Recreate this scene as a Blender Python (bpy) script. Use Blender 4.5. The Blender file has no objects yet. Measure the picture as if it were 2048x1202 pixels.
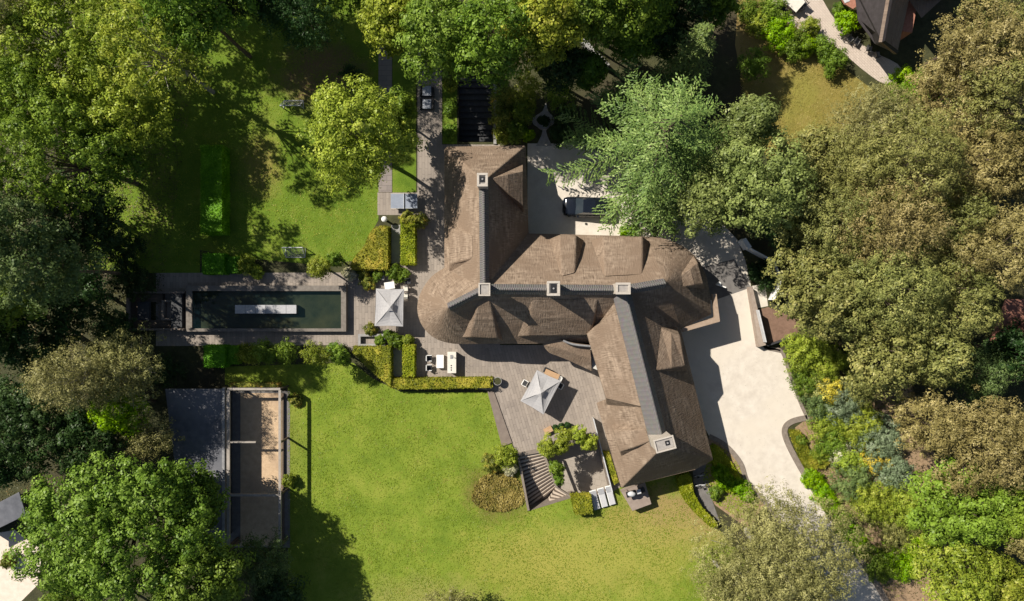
import bpy, bmesh, math, random
import numpy as np
from mathutils import Vector
R = math.radians
random.seed(7)
rng = np.random.default_rng(11)
scene = bpy.context.scene
COL = scene.collection

# ------------------------------------------------------------------ camera, sky, sun
H = 70.0                      # drone height
cd = bpy.data.cameras.new('camera'); cam = bpy.data.objects.new('camera', cd); COL.objects.link(cam)
cam.location = (0, 0, H); cam.rotation_euler = (0, 0, 0)
cd.sensor_width = 36; cd.lens = 36*H/102.4; cd.clip_end = 1000
scene.camera = cam
ELEV = 43.5; SHADOW_DIR = -32.0          # shadows fall to the lower right
w = bpy.data.worlds.new('World'); scene.world = w; w.use_nodes = True
nt = w.node_tree
sky = nt.nodes.new('ShaderNodeTexSky'); sky.sky_type = 'NISHITA'; sky.sun_disc = False
sky.sun_elevation = R(ELEV)
sx, sy = -math.cos(R(SHADOW_DIR)), -math.sin(R(SHADOW_DIR))
sky.sun_rotation = math.atan2(sx, sy)
nt.links.new(sky.outputs[0], nt.nodes['Background'].inputs[0])
nt.nodes['Background'].inputs[1].default_value = 0.05
sd = bpy.data.lights.new('sun', 'SUN'); sun = bpy.data.objects.new('sun', sd); COL.objects.link(sun)
sd.energy = 5.0; sd.angle = R(0.5); sd.color = (1, 0.93, 0.82)
to_sun = Vector((sx*math.cos(R(ELEV)), sy*math.cos(R(ELEV)), math.sin(R(ELEV))))
sun.rotation_euler = to_sun.to_track_quat('Z', 'Y').to_euler()
scene.view_settings.view_transform = 'Standard'; scene.view_settings.look = 'None'
scene.view_settings.exposure = 0.46; scene.view_settings.gamma = 1

# ------------------------------------------------------------------ helpers
def P(px, py, z=0.0):
    k = (H - z)/H/20.0
    return ((px-1024)*k, (601-py)*k, z)
def onplane(px, py, A, B, C_, lift=0.0):
    a, b, c = Vector(A), Vector(B), Vector(C_)
    n = (b-a).cross(c-a)
    o = Vector((0, 0, H)); d = Vector(P(px, py, 0)) - o
    t = (a-o).dot(n)/d.dot(n)
    q = o + d*t
    return (q.x, q.y, q.z+lift)

WL = {}
def root(name, label, cat, loc=(0, 0, 0), group=None):
    o = bpy.data.objects.new(name, None); COL.objects.link(o); o.location = loc
    o.empty_display_size = 0.3
    WL[o.name] = Vector(loc); o['label'] = label; o['category'] = cat
    if group: o['group'] = group
    return o
def tag(o, label, cat, group=None):
    o['label'] = label; o['category'] = cat
    if group: o['group'] = group
    return o
def struct(o, kind='structure'):
    o['kind'] = kind; return o

class MB:
    def __init__(s): s.v = []; s.f = []
    def add(s, vs, fs):
        b = len(s.v); s.v += [tuple(p) for p in vs]; s.f += [tuple(b+i for i in f) for f in fs]
    def face(s, *pts): s.add(pts, [tuple(range(len(pts)))])
    def box(s, c, d, rz=0.0):
        cx, cy, cz = c; hx, hy, hz = d[0]/2, d[1]/2, d[2]/2
        co, si = math.cos(rz), math.sin(rz)
        vs = []
        for z in (-hz, hz):
            for x, y in ((-hx, -hy), (hx, -hy), (hx, hy), (-hx, hy)):
                vs.append((cx+x*co-y*si, cy+x*si+y*co, cz+z))
        s.add(vs, [(3, 2, 1, 0), (4, 5, 6, 7), (0, 1, 5, 4), (1, 2, 6, 5), (2, 3, 7, 6), (3, 0, 4, 7)])
    def prism(s, pts, z0, z1):
        n = len(pts)
        a = sum(pts[i][0]*pts[(i+1) % n][1]-pts[(i+1) % n][0]*pts[i][1] for i in range(n))
        if a < 0: pts = pts[::-1]
        vs = [(p[0], p[1], z0) for p in pts]+[(p[0], p[1], z1) for p in pts]
        fs = [tuple(range(n-1, -1, -1)), tuple(range(n, 2*n))]
        fs += [(i, (i+1) % n, n+(i+1) % n, n+i) for i in range(n)]
        s.add(vs, fs)
    def tube(s, p0, p1, r0, r1=None, n=8, caps=True):
        r1 = r0 if r1 is None else r1
        a, b = Vector(p0), Vector(p1); d = (b-a)
        if d.length < 1e-6: return
        d.normalize(); u = d.orthogonal().normalized(); v = d.cross(u)
        vs = []
        for c, r in ((a, r0), (b, r1)):
            for k in range(n):
                t = 2*math.pi*k/n; q = c+u*(r*math.cos(t))+v*(r*math.sin(t)); vs.append(tuple(q))
        fs = [(k, (k+1) % n, n+(k+1) % n, n+k) for k in range(n)]
        if caps: fs += [tuple(range(n-1, -1, -1)), tuple(range(n, 2*n))]
        s.add(vs, fs)
    def bar(s, p0, p1, wd, ht):
        a, b = Vector(p0), Vector(p1); d = (b-a); L = d.length
        s.box(((a.x+b.x)/2, (a.y+b.y)/2, (a.z+b.z)/2), (L, wd, ht), math.atan2(d.y, d.x))
    def dome(s, c, rx, ry, rz, n=12, m=5):
        vs = [(c[0], c[1], c[2]+rz)]; fs = []
        for i in range(1, m+1):
            t = math.pi/2*i/m
            for k in range(n):
                a = 2*math.pi*k/n
                vs.append((c[0]+rx*math.sin(t)*math.cos(a), c[1]+ry*math.sin(t)*math.sin(a), c[2]+rz*math.cos(t)))
        for k in range(n): fs.append((0, 1+k, 1+(k+1) % n))
        for i in range(m-1):
            for k in range(n):
                a = 1+i*n+k; b = 1+i*n+(k+1) % n; fs.append((a, a+n, b+n, b))
        s.add(vs, fs)
    def build(s, name, m, parent=None, uv=None, bevel=0, weld=False):
        off = WL[parent.name] if parent is not None else Vector((0, 0, 0))
        me = bpy.data.meshes.new(name)
        me.from_pydata([(x-off.x, y-off.y, z-off.z) for x, y, z in s.v], [], s.f)
        bm = bmesh.new(); bm.from_mesh(me)
        if weld: bmesh.ops.remove_doubles(bm, verts=bm.verts, dist=0.002)
        if weld: bmesh.ops.recalc_face_normals(bm, faces=bm.faces)
        if uv == 'roof':
            L = bm.loops.layers.uv.new('UVMap')
            for f in bm.faces:
                n = f.normal
                h = Vector((-n.y, n.x, 0))
                h = h.normalized() if h.length > 0.05 else Vector((1, 0, 0))
                dn = n.cross(h)
                for l in f.loops:
                    co = l.vert.co; l[L].uv = (co.dot(h), co.dot(dn))
        bm.to_mesh(me); bm.free()
        me.materials.append(m)
        o = bpy.data.objects.new(name, me); COL.objects.link(o)
        if parent is not None: o.parent = parent
        WL[o.name] = off
        if bevel:
            b = o.modifiers.new('b', 'BEVEL'); b.width = bevel; b.segments = 2; b.limit_method = 'ANGLE'; b.angle_limit = R(20)
        return o

# ------------------------------------------------------------------ materials
MATS = {}
def nmat(name, c1, c2, scale=2.0, rough=0.85, bump=0.0, bscale=None, c3=None, detail=6, metallic=0, spec=0.3, stretch=None):
    if name in MATS: return MATS[name]
    m = bpy.data.materials.new(name); m.use_nodes = True; t = m.node_tree; N = t.nodes; L = t.links
    b = N['Principled BSDF']; b.inputs['Roughness'].default_value = rough; b.inputs['Metallic'].default_value = metallic
    b.inputs['Specular IOR Level'].default_value = spec
    tc = N.new('ShaderNodeTexCoord'); src = tc.outputs['Object']
    if stretch:
        mp = N.new('ShaderNodeMapping'); mp.inputs['Scale'].default_value = stretch; L.new(src, mp.inputs[0]); src = mp.outputs[0]
    n1 = N.new('ShaderNodeTexNoise'); n1.inputs['Scale'].default_value = scale; n1.inputs['Detail'].default_value = detail; n1.inputs['Roughness'].default_value = 0.65
    L.new(src, n1.inputs['Vector'])
    cr = N.new('ShaderNodeValToRGB'); cr.color_ramp.elements[0].position = 0.32; cr.color_ramp.elements[1].position = 0.68
    cr.color_ramp.elements[0].color = (*c1, 1); cr.color_ramp.elements[1].color = (*c2, 1)
    L.new(n1.outputs['Fac'], cr.inputs[0]); out = cr.outputs[0]
    if c3:
        n2 = N.new('ShaderNodeTexNoise'); n2.inputs['Scale'].default_value = scale*0.13; n2.inputs['Detail'].default_value = 4; L.new(tc.outputs['Object'], n2.inputs['Vector'])
        r2 = N.new('ShaderNodeValToRGB'); r2.color_ramp.elements[0].position = 0.48; r2.color_ramp.elements[1].position = 0.66
        L.new(n2.outputs['Fac'], r2.inputs[0])
        mx = N.new('ShaderNodeMix'); mx.data_type = 'RGBA'; L.new(r2.outputs[0], mx.inputs[0]); L.new(out, mx.inputs[6]); mx.inputs[7].default_value = (*c3, 1); out = mx.outputs[2]
    L.new(out, b.inputs['Base Color'])
    if bump:
        n3 = N.new('ShaderNodeTexNoise'); n3.inputs['Scale'].default_value = bscale or scale*4; n3.inputs['Detail'].default_value = 4; L.new(src, n3.inputs['Vector'])
        bp = N.new('ShaderNodeBump'); bp.inputs['Strength'].default_value = 1.0; bp.inputs['Distance'].default_value = bump
        L.new(n3.outputs['Fac'], bp.inputs['Height']); L.new(bp.outputs[0], b.inputs['Normal'])
    MATS[name] = m; return m

def leafmat(name, c1, c2, c3=None, trans=0.28, patch=0.25):
    if name in MATS: return MATS[name]
    m = bpy.data.materials.new(name); m.use_nodes = True; t = m.node_tree; N = t.nodes; L = t.links
    N.remove(N['Principled BSDF']); out = N['Material Output']
    g = N.new('ShaderNodeNewGeometry'); cr = N.new('ShaderNodeValToRGB')
    e = cr.color_ramp.elements; e[0].color = (*c1, 1); e[1].color = (*c2, 1)
    if c3: k = e.new(0.86); k.color = (*c2, 1); e[-1].color = (*c3, 1)
    tc = N.new('ShaderNodeTexCoord'); n = N.new('ShaderNodeTexNoise'); n.inputs['Scale'].default_value = patch; n.inputs['Detail'].default_value = 3
    L.new(tc.outputs['Object'], n.inputs['Vector'])
    ma = N.new('ShaderNodeMath'); ma.operation = 'MULTIPLY_ADD'; ma.inputs[1].default_value = 1.8; ma.inputs[2].default_value = -0.9; L.new(n.outputs['Fac'], ma.inputs[0])
    m2 = N.new('ShaderNodeMath'); m2.operation = 'ADD'; mr = N.new('ShaderNodeMath'); mr.operation = 'MULTIPLY_ADD'; mr.inputs[1].default_value = .62; mr.inputs[2].default_value = .2; L.new(g.outputs['Random Per Island'], mr.inputs[0]); L.new(ma.outputs[0], m2.inputs[0]); L.new(mr.outputs[0], m2.inputs[1])
    nb_ = N.new('ShaderNodeTexNoise'); nb_.inputs['Scale'].default_value = 1.3; nb_.inputs['Detail'].default_value = 2; L.new(tc.outputs['Object'], nb_.inputs['Vector'])
    mb_ = N.new('ShaderNodeMath'); mb_.operation = 'MULTIPLY_ADD'; mb_.inputs[1].default_value = 1.7; L.new(nb_.outputs['Fac'], mb_.inputs[0]); L.new(m2.outputs[0], mb_.inputs[2])
    mc_ = N.new('ShaderNodeMath'); mc_.operation = 'SUBTRACT'; mc_.inputs[1].default_value = .82; L.new(mb_.outputs[0], mc_.inputs[0]); L.new(mc_.outputs[0], cr.inputs[0])
    oi = N.new('ShaderNodeObjectInfo'); hs = N.new('ShaderNodeHueSaturation')
    h1 = N.new('ShaderNodeMapRange'); h1.inputs['To Min'].default_value = .488; h1.inputs['To Max'].default_value = .508; L.new(oi.outputs['Random'], h1.inputs[0]); L.new(h1.outputs[0], hs.inputs['Hue'])
    wn = N.new('ShaderNodeTexWhiteNoise'); wn.noise_dimensions = '1D'; L.new(oi.outputs['Random'], wn.inputs['W'])
    h2 = N.new('ShaderNodeMapRange'); h2.inputs['To Min'].default_value = .98; h2.inputs['To Max'].default_value = 1.32; hs.inputs['Saturation'].default_value = 1.06; L.new(wn.outputs['Value'], h2.inputs[0]); L.new(h2.outputs[0], hs.inputs['Value'])
    L.new(cr.outputs[0], hs.inputs['Color'])
    d = N.new('ShaderNodeBsdfDiffuse'); tr = N.new('ShaderNodeBsdfTranslucent'); mx = N.new('ShaderNodeMixShader'); mx.inputs[0].default_value = trans
    gl = N.new('ShaderNodeBsdfGlossy'); gl.inputs['Roughness'].default_value = 0.45; gl.inputs['Color'].default_value = (.9, .9, .85, 1); m3 = N.new('ShaderNodeMixShader'); m3.inputs[0].default_value = 0.015
    L.new(hs.outputs[0], d.inputs[0]); L.new(hs.outputs[0], tr.inputs[0]); L.new(d.outputs[0], mx.inputs[1]); L.new(tr.outputs[0], mx.inputs[2])
    L.new(mx.outputs[0], m3.inputs[1]); L.new(gl.outputs[0], m3.inputs[2]); L.new(m3.outputs[0], out.inputs[0])
    MATS[name] = m; return m

LEAF = {
 'lime':   leafmat('lime_leaves', (0.108, 0.15, 0.0216), (0.3, 0.348, 0.054), (0.408, 0.42, 0.096)),
 'gold_lime': leafmat('yellow_green_leaves', (.14, .2, .03), (.36, .44, .07), (.47, .52, .11)),
 'green':  leafmat('green_leaves', (0.06, 0.114, 0.0168), (0.174, 0.258, 0.0396), (0.24, 0.336, 0.06)),
 'maple':  leafmat('maple_leaves', (.07, .125, .018), (.19, .275, .048), (.26, .35, .08)),
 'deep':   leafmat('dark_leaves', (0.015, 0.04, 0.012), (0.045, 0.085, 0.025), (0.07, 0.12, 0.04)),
 'teal':   leafmat('bluish_leaves', (0.066, 0.108, 0.036), (0.168, 0.228, 0.078), (0.24, 0.3, 0.108)),
 'pine':   leafmat('pine_needles', (.12, .105, .036), (.275, .24, .095), (.38, .33, .15), trans=.15, patch=.35), 'pineolive': leafmat('olive_pine_needles', (.115, .125, .036), (.255, .26, .085), (.35, .34, .13), trans=.16, patch=.3), 'oliveg': leafmat('dull_olive_leaves', (.10, .13, .04), (.235, .28, .09), (.33, .37, .14), patch=.3),
 'pinegreen': leafmat('green_pine_needles', (.095, .11, .032), (.235, .24, .08), (.32, .31, .11), trans=.18, patch=.35),
 'cedar':  leafmat('cedar_needles', (.075, .125, .035), (.19, .26, .075), (.265, .33, .115), trans=.15, patch=.4),
 'olive':  leafmat('olive_grey_leaves', (.13, .13, .045), (.29, .28, .11), (.38, .36, .16), trans=.2, patch=.4),
'bright': leafmat('bright_green_leaves', (0.1, 0.16, 0.022), (0.23, 0.34, 0.055), (0.3, 0.4, 0.085)),
 'grass':  leafmat('vivid_green_leaves', (0.084, 0.18, 0.012), (0.24, 0.408, 0.024), (0.36, 0.504, 0.06)),
 'goldp':  leafmat('golden_leaves', (0.35, 0.28, 0.04), (0.6, 0.5, 0.1), (0.75, 0.66, 0.2)),
 'blue':   leafmat('blue_grey_needles', (.12, .17, .09), (.24, .3, .18), (.34, .39, .28)),
 'yew':    leafmat('olive_clipped_leaves', (0.1, 0.12, 0.015), (0.25, 0.25, 0.035), (0.36, 0.32, 0.06), patch=.6),
 'box':    leafmat('clipped_lime_leaves', (0.14, 0.18, 0.015), (0.3, 0.33, 0.035), (0.42, 0.4, 0.07), patch=.6),
 'boxdark': leafmat('clipped_green_leaves', (0.072, 0.204, 0.0144), (0.144, 0.336, 0.03), (0.192, 0.396, 0.048), patch=.6),
 'autumn': leafmat('mottled_leaves', (0.084, 0.12, 0.024), (0.288, 0.288, 0.06), (0.576, 0.384, 0.096), patch=.6),
 'white':  leafmat('cream_blossom', (0.3, 0.3, 0.15), (0.7, 0.66, 0.5), (0.85, 0.8, 0.7)),
}
bark = nmat('bark', (.07, .05, .035), (.17, .13, .09), 6, bump=.03, stretch=(1, 1, .2))
palebark = nmat('pale_bark', (.2, .18, .16), (.4, .37, .33), 5, bump=.02)
soil = nmat('soil', (.03, .035, .012), (.07, .07, .028), 1.2, bump=.05, bscale=6, c3=(.055, .045, .025))
mulch = nmat('bed_soil', (.22, .15, .09), (.36, .25, .15), 3, bump=.04, bscale=10)
stone = nmat('kerb_stone', (.17, .14, .115), (.25, .21, .175), 4, bump=.005)
conc = nmat('grey_render', (.24, .235, .23), (.34, .33, .32), 1.5, bump=.004)
whitem = nmat('white_paint', (.72, .72, .7), (.84, .83, .8), 3, rough=.5)
creamm = nmat('cream_top', (.6, .57, .5), (.72, .68, .6), 4, rough=.5)
blackm = nmat('black_metal', (.01, .01, .012), (.03, .03, .032), 5, rough=.45)
anth = nmat('anthracite', (.03, .032, .036), (.055, .056, .06), 3, rough=.5)
brick = nmat('brown_brick', (.17, .09, .06), (.27, .16, .11), 5, bump=.01)
wallm = nmat('whitewashed_wall', (.5, .48, .43), (.62, .6, .55), 2, bump=.005)
timber = nmat('dark_timber', (.075, .055, .04), (.13, .1, .075), 3, stretch=(1, 8, 1))
woodm = nmat('warm_wood', (.38, .24, .13), (.5, .33, .2), 3, stretch=(1, 6, 1))
glassm = nmat('window_glass', (.02, .03, .04), (.04, .05, .06), 1, rough=.06, spec=.8)
canvas = nmat('grey_canvas', (.34, .335, .34), (.41, .40, .40), 5, rough=.9)
ctop = nmat('chimney_stone', (.4, .36, .31), (.52, .47, .41), 6, bump=.004)
cbody = nmat('chimney_brick', (.4, .35, .29), (.52, .46, .39), 5, bump=.006)
leadm = nmat('lead_flashing', (.2, .2, .21), (.3, .3, .3), 3, rough=.5)
gold_steel = nmat('galvanised', (.45, .46, .47), (.6, .6, .61), 4, rough=.4)
cushion = nmat('grey_cushion', (.3, .32, .36), (.42, .44, .48), 3)
silverc = nmat('lounger_fabric', (.42, .42, .43), (.52, .52, .53), 8)

def gravel():
    m = nmat('pale_gravel', (.53, .475, .41), (.66, .605, .53), 1.1, rough=.95, bump=.012, bscale=30, c3=(.62, .56, .475), detail=12)
    return m
def thatch(name, c1, c2, c3):
    m = bpy.data.materials.new(name); m.use_nodes = True; t = m.node_tree; N = t.nodes; L = t.links
    b = N['Principled BSDF']; b.inputs['Roughness'].default_value = .95; b.inputs['Specular IOR Level'].default_value = .1
    uv = N.new('ShaderNodeUVMap'); uv.uv_map = 'UVMap'
    def noise(sx_, sy_, sc, det):
        mp = N.new('ShaderNodeMapping'); mp.inputs['Scale'].default_value = (sx_, sy_, 1); L.new(uv.outputs[0], mp.inputs[0])
        n = N.new('ShaderNodeTexNoise'); n.inputs['Scale'].default_value = sc; n.inputs['Detail'].default_value = det; n.inputs['Roughness'].default_value = .6; L.new(mp.outputs[0], n.inputs['Vector']); return n
    fine = noise(6, .8, 1.6, 6); band = noise(.7, 2.4, 1.0, 6); big = noise(1, 1, .33, 4)
    a1 = N.new('ShaderNodeMath'); a1.operation = 'ADD'; L.new(fine.outputs['Fac'], a1.inputs[0]); L.new(band.outputs['Fac'], a1.inputs[1])
    a2 = N.new('ShaderNodeMath'); a2.operation = 'MULTIPLY'; a2.inputs[1].default_value = .5; L.new(a1.outputs[0], a2.inputs[0])
    cr = N.new('ShaderNodeValToRGB'); e = cr.color_ramp.elements; e[0].position = .36; e[1].position = .62; e[0].color = (*c1, 1); e[1].color = (*c2, 1); L.new(a2.outputs[0], cr.inputs[0])
    r2 = N.new('ShaderNodeValToRGB'); r2.color_ramp.elements[0].position = .42; r2.color_ramp.elements[1].position = .6; L.new(big.outputs['Fac'], r2.inputs[0])
    mx = N.new('ShaderNodeMix'); mx.data_type = 'RGBA'; L.new(r2.outputs[0], mx.inputs[0]); L.new(cr.outputs[0], mx.inputs[6]); mx.inputs[7].default_value = (*c3, 1)
    L.new(mx.outputs[2], b.inputs['Base Color'])
    bp = N.new('ShaderNodeBump'); bp.inputs['Distance'].default_value = .13; L.new(a2.outputs[0], bp.inputs['Height']); L.new(bp.outputs[0], b.inputs['Normal'])
    return m
thatchm = thatch('thatch', (.115, .082, .059), (.365, .28, .208), (.21, .153, .11))
thatchd = thatch('thatch_neighbour', (.16, .115, .09), (.3, .23, .18), (.22, .17, .135))
def tilem(nm='ridge_tile', sc=1.6, c0=(.07, .065, .062, 1), bd=.03):
    m = bpy.data.materials.new(nm); m.use_nodes = True; t = m.node_tree; N = t.nodes; L = t.links
    b = N['Principled BSDF']; b.inputs['Roughness'].default_value = .7
    uv = N.new('ShaderNodeUVMap'); uv.uv_map = 'UVMap'
    wv = N.new('ShaderNodeTexWave'); wv.bands_direction = 'X'; wv.inputs['Scale'].default_value = sc; wv.inputs['Distortion'].default_value = .15
    L.new(uv.outputs[0], wv.inputs['Vector'])
    cr = N.new('ShaderNodeValToRGB'); e = cr.color_ramp.elements; e[0].position = .03; e[1].position = .2; e[0].color = c0; e[1].color = (.15, .14, .135, 1); L.new(wv.outputs['Fac'], cr.inputs[0])
    n = N.new('ShaderNodeTexNoise'); n.inputs['Scale'].default_value = 2.5; L.new(uv.outputs[0], n.inputs['Vector'])
    mx = N.new('ShaderNodeMix'); mx.data_type = 'RGBA'; mx.blend_type = 'MULTIPLY'; mx.inputs[0].default_value = .6; L.new(cr.outputs[0], mx.inputs[6]); L.new(n.outputs['Color'], mx.inputs[7])
    m3 = N.new('ShaderNodeMix'); m3.data_type = 'RGBA'; m3.inputs[0].default_value = .35; L.new(mx.outputs[2], m3.inputs[6]); m3.inputs[7].default_value = (.19, .18, .175, 1)
    L.new(m3.outputs[2], b.inputs['Base Color'])
    bp = N.new('ShaderNodeBump'); bp.inputs['Distance'].default_value = bd; L.new(wv.outputs['Fac'], bp.inputs['Height']); L.new(bp.outputs[0], b.inputs['Normal'])
    return m
tile = tilem(); slate = tilem('ridge_slate', .75, (.12, .112, .108, 1), .008)
def paving(name, c1, c2, mortar, bw, rh, rot=0, stainc=(.22, .18, .14)):
    m = bpy.data.materials.new(name); m.use_nodes = True; t = m.node_tree; N = t.nodes; L = t.links
    b = N['Principled BSDF']; b.inputs['Roughness'].default_value = .8
    tc = N.new('ShaderNodeTexCoord'); mp = N.new('ShaderNodeMapping'); mp.inputs['Rotation'].default_value = (0, 0, R(rot)); L.new(tc.outputs['Object'], mp.inputs[0])
    br = N.new('ShaderNodeTexBrick'); br.inputs['Scale'].default_value = 1; br.inputs['Brick Width'].default_value = bw; br.inputs['Row Height'].default_value = rh
    br.inputs['Mortar Size'].default_value = .012; br.inputs['Color1'].default_value = (*c1, 1); br.inputs['Color2'].default_value = (*c2, 1); br.inputs['Mortar'].default_value = (*mortar, 1)
    br.inputs['Bias'].default_value = 0; L.new(mp.outputs[0], br.inputs['Vector'])
    n = N.new('ShaderNodeTexNoise'); n.inputs['Scale'].default_value = .7; n.inputs['Detail'].default_value = 10; n.inputs['Roughness'].default_value = .7; L.new(tc.outputs['Object'], n.inputs['Vector'])
    r2 = N.new('ShaderNodeValToRGB'); r2.color_ramp.elements[0].position = .35; r2.color_ramp.elements[1].position = .75; L.new(n.outputs['Fac'], r2.inputs[0])
    ml = N.new('ShaderNodeMath'); ml.operation = 'MULTIPLY'; ml.inputs[1].default_value = .75; L.new(r2.outputs[0], ml.inputs[0])
    mx = N.new('ShaderNodeMix'); mx.data_type = 'RGBA'; L.new(ml.outputs[0], mx.inputs[0]); L.new(br.outputs['Color'], mx.inputs[6]); mx.inputs[7].default_value = (*stainc, 1)
    L.new(mx.outputs[2], b.inputs['Base Color'])
    bp = N.new('ShaderNodeBump'); bp.inputs['Distance'].default_value = .006; bp.invert = True; L.new(br.outputs['Fac'], bp.inputs['Height']); L.new(bp.outputs[0], b.inputs['Normal'])
    return m
pave = paving('terrace_paving', (.30, .255, .215), (.205, .175, .15), (.12, .1, .085), 1.2, .3, 90, (.33, .28, .235))
paveside = paving('terrace_paving_turned', (.31, .262, .222), (.22, .185, .158), (.12, .1, .085), 1.2, .3, 74, (.34, .288, .24))
pathm = paving('garden_path_paving', (.2, .17, .16), (.26, .22, .2), (.1, .09, .08), 1.0, .5, 0, (.23, .2, .18))
patiom = paving('patio_paving', (.3, .265, .225), (.35, .31, .265), (.2, .17, .14), .6, .6, 15, (.33, .29, .245))
asph = nmat('dark_paving', (.13, .12, .115), (.19, .18, .17), 2, bump=.004)
sandm = nmat('court_sand', (.45, .32, .2), (.58, .43, .28), 2, bump=.02, bscale=12, c3=(.38, .27, .18))
flatroof = nmat('flat_roofing', (.085, .09, .105), (.135, .14, .16), 1.5, bump=.004, bscale=20, c3=(.17, .17, .185))
neighpave = paving('neighbour_paving', (.56, .47, .4), (.48, .4, .34), (.3, .25, .2), .4, .2, 45, (.55, .47, .4))

def lawnmat(name, c1, c2, c3, spots=()):
    m = bpy.data.materials.new(name); m.use_nodes = True; t = m.node_tree; N = t.nodes; L = t.links
    b = N['Principled BSDF']; b.inputs['Roughness'].default_value = .95; b.inputs['Specular IOR Level'].default_value = .1
    g = N.new('ShaderNodeNewGeometry')
    def noise(sc, det, ro=.6):
        n = N.new('ShaderNodeTexNoise'); n.inputs['Scale'].default_value = sc; n.inputs['Detail'].default_value = det; n.inputs['Roughness'].default_value = ro; L.new(g.outputs['Position'], n.inputs['Vector']); return n
    n1 = noise(.35, 12, .72)
    cr = N.new('ShaderNodeValToRGB'); e = cr.color_ramp.elements; e[0].position = .3; e[1].position = .72; e[0].color = (*c1, 1); e[1].color = (*c3, 1); k = e.new(.5); k.color = (*c2, 1)
    L.new(n1.outputs['Fac'], cr.inputs[0]); col = cr.outputs[0]
    for (px, py, rx, ry, c, st) in spots:
        x, y, _ = P(px, py)
        mp = N.new('ShaderNodeMapping'); mp.inputs['Location'].default_value = (-x/rx, -y/ry, 0); mp.inputs['Scale'].default_value = (1/rx, 1/ry, 0); L.new(g.outputs['Position'], mp.inputs[0])
        ln = N.new('ShaderNodeVectorMath'); ln.operation = 'LENGTH'; L.new(mp.outputs[0], ln.inputs[0])
        ns = noise(.5, 10, .75)
        ad = N.new('ShaderNodeMath'); ad.operation = 'MULTIPLY_ADD'; ad.inputs[1].default_value = 2.6; L.new(ns.outputs['Fac'], ad.inputs[0]); L.new(ln.outputs['Value'], ad.inputs[2])
        mr = N.new('ShaderNodeMapRange'); mr.inputs['From Min'].default_value = 1.8; mr.inputs['From Max'].default_value = 2.7; mr.inputs['To Min'].default_value = st; mr.inputs['To Max'].default_value = 0; L.new(ad.outputs[0], mr.inputs[0])
        mx = N.new('ShaderNodeMix'); mx.data_type = 'RGBA'; L.new(mr.outputs[0], mx.inputs[0]); L.new(col, mx.inputs[6]); mx.inputs[7].default_value = (*c, 1); col = mx.outputs[2]
    L.new(col, b.inputs['Base Color'])
    n3 = noise(7, 5, .7); bp = N.new('ShaderNodeBump'); bp.inputs['Distance'].default_value = .06; L.new(n3.outputs['Fac'], bp.inputs['Height']); L.new(bp.outputs[0], b.inputs['Normal'])
    return m
brown = (.17, .12, .045)
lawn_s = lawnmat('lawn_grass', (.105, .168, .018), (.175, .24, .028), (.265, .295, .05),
    [(997, 985, 3.0, 2.6, brown, 1), (1350, 1040, 6, 3.2, (.3, .22, .09), .95), (1040, 1130, 6, 3.5, (.27, .27, .05), .55), (1180, 1120, 9, 4, (.34, .31, .07), .7), (1230, 1040, 2.5, 1.2, (.3, .26, .06), .6),
     (1330, 1090, 4, 3, (.3, .29, .06), .5), (850, 1195, 6, 2, (.28, .26, .08), .6), (560, 880, 2.5, 4, (.2, .2, .05), .4)])
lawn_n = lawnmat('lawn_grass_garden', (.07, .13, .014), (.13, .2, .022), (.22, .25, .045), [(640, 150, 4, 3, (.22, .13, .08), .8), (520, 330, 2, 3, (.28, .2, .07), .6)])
lawn_d = lawnmat('dry_lawn_grass', (.17, .15, .04), (.24, .195, .052), (.31, .25, .085), [(1450, 60, 8, 6, (.3, .21, .09), .7), (1600, 200, 2, 3, (.25, .25, .05), .5)])

# ------------------------------------------------------------------ ground sheets
HOLE_PATIO = [(1035, 912), (1085, 903), (1195, 873), (1222, 985), (1178, 1003), (1145, 995), (1057, 1022)]
HOLE_RAMP = [(917, 150), (985, 150), (985, 284), (917, 284)]
def sheet(name, pts, z, m, holes=(), world=False):
    bm = bmesh.new(); edges = []
    for loop in [pts]+list(holes):
        vs = [bm.verts.new((p[0], p[1], z) if world else (P(*p)[0], P(*p)[1], z)) for p in loop]
        edges += [bm.edges.new((vs[i], vs[(i+1) % len(vs)])) for i in range(len(vs))]
    bmesh.ops.triangle_fill(bm, use_beauty=True, use_dissolve=False, edges=edges)
    for f in bm.faces:
        if f.normal.z < 0: f.normal_flip()
    me = bpy.data.meshes.new(name); bm.to_mesh(me); bm.free(); me.materials.append(m)
    o = bpy.data.objects.new(name, me); COL.objects.link(o); WL[o.name] = Vector((0, 0, 0)); return o
def spline(pts, n=6, closed=False):
    out = []; N_ = len(pts); rngi = range(N_) if closed else range(N_-1)
    for i in rngi:
        p = [pts[(i+k) % N_] if closed else pts[min(max(i+k, 0), N_-1)] for k in (-1, 0, 1, 2)]
        for s in range(n):
            t = s/n
            out.append(tuple(.5*(2*p[1][d]+(p[2][d]-p[0][d])*t+(2*p[0][d]-5*p[1][d]+4*p[2][d]-p[3][d])*t*t+(3*p[1][d]-p[0][d]-3*p[2][d]+p[3][d])*t**3) for d in range(len(pts[0]))))
    if not closed: out.append(tuple(pts[-1]))
    return out
bigpts = [(1024-6000, 601-6000), (1024+6000, 601-6000), (1024+6000, 601+6000), (1024-6000, 601+6000)]
struct(sheet('ground', bigpts, 0, soil, [HOLE_PATIO, HOLE_RAMP]))
struct(sheet('lawn', [(450, 728), (702, 722), (745, 757), (800, 783), (985, 785), (1030, 905), (1035, 912), (1057, 1022), (1145, 995), (1178, 1003), (1222, 985), (1236, 975), (1300, 955), (1352, 950), (1375, 1010), (1430, 1050), (1520, 1150), (1560, 1320), (576, 1320), (576, 775), (450, 770)], .006, lawn_s))
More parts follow.
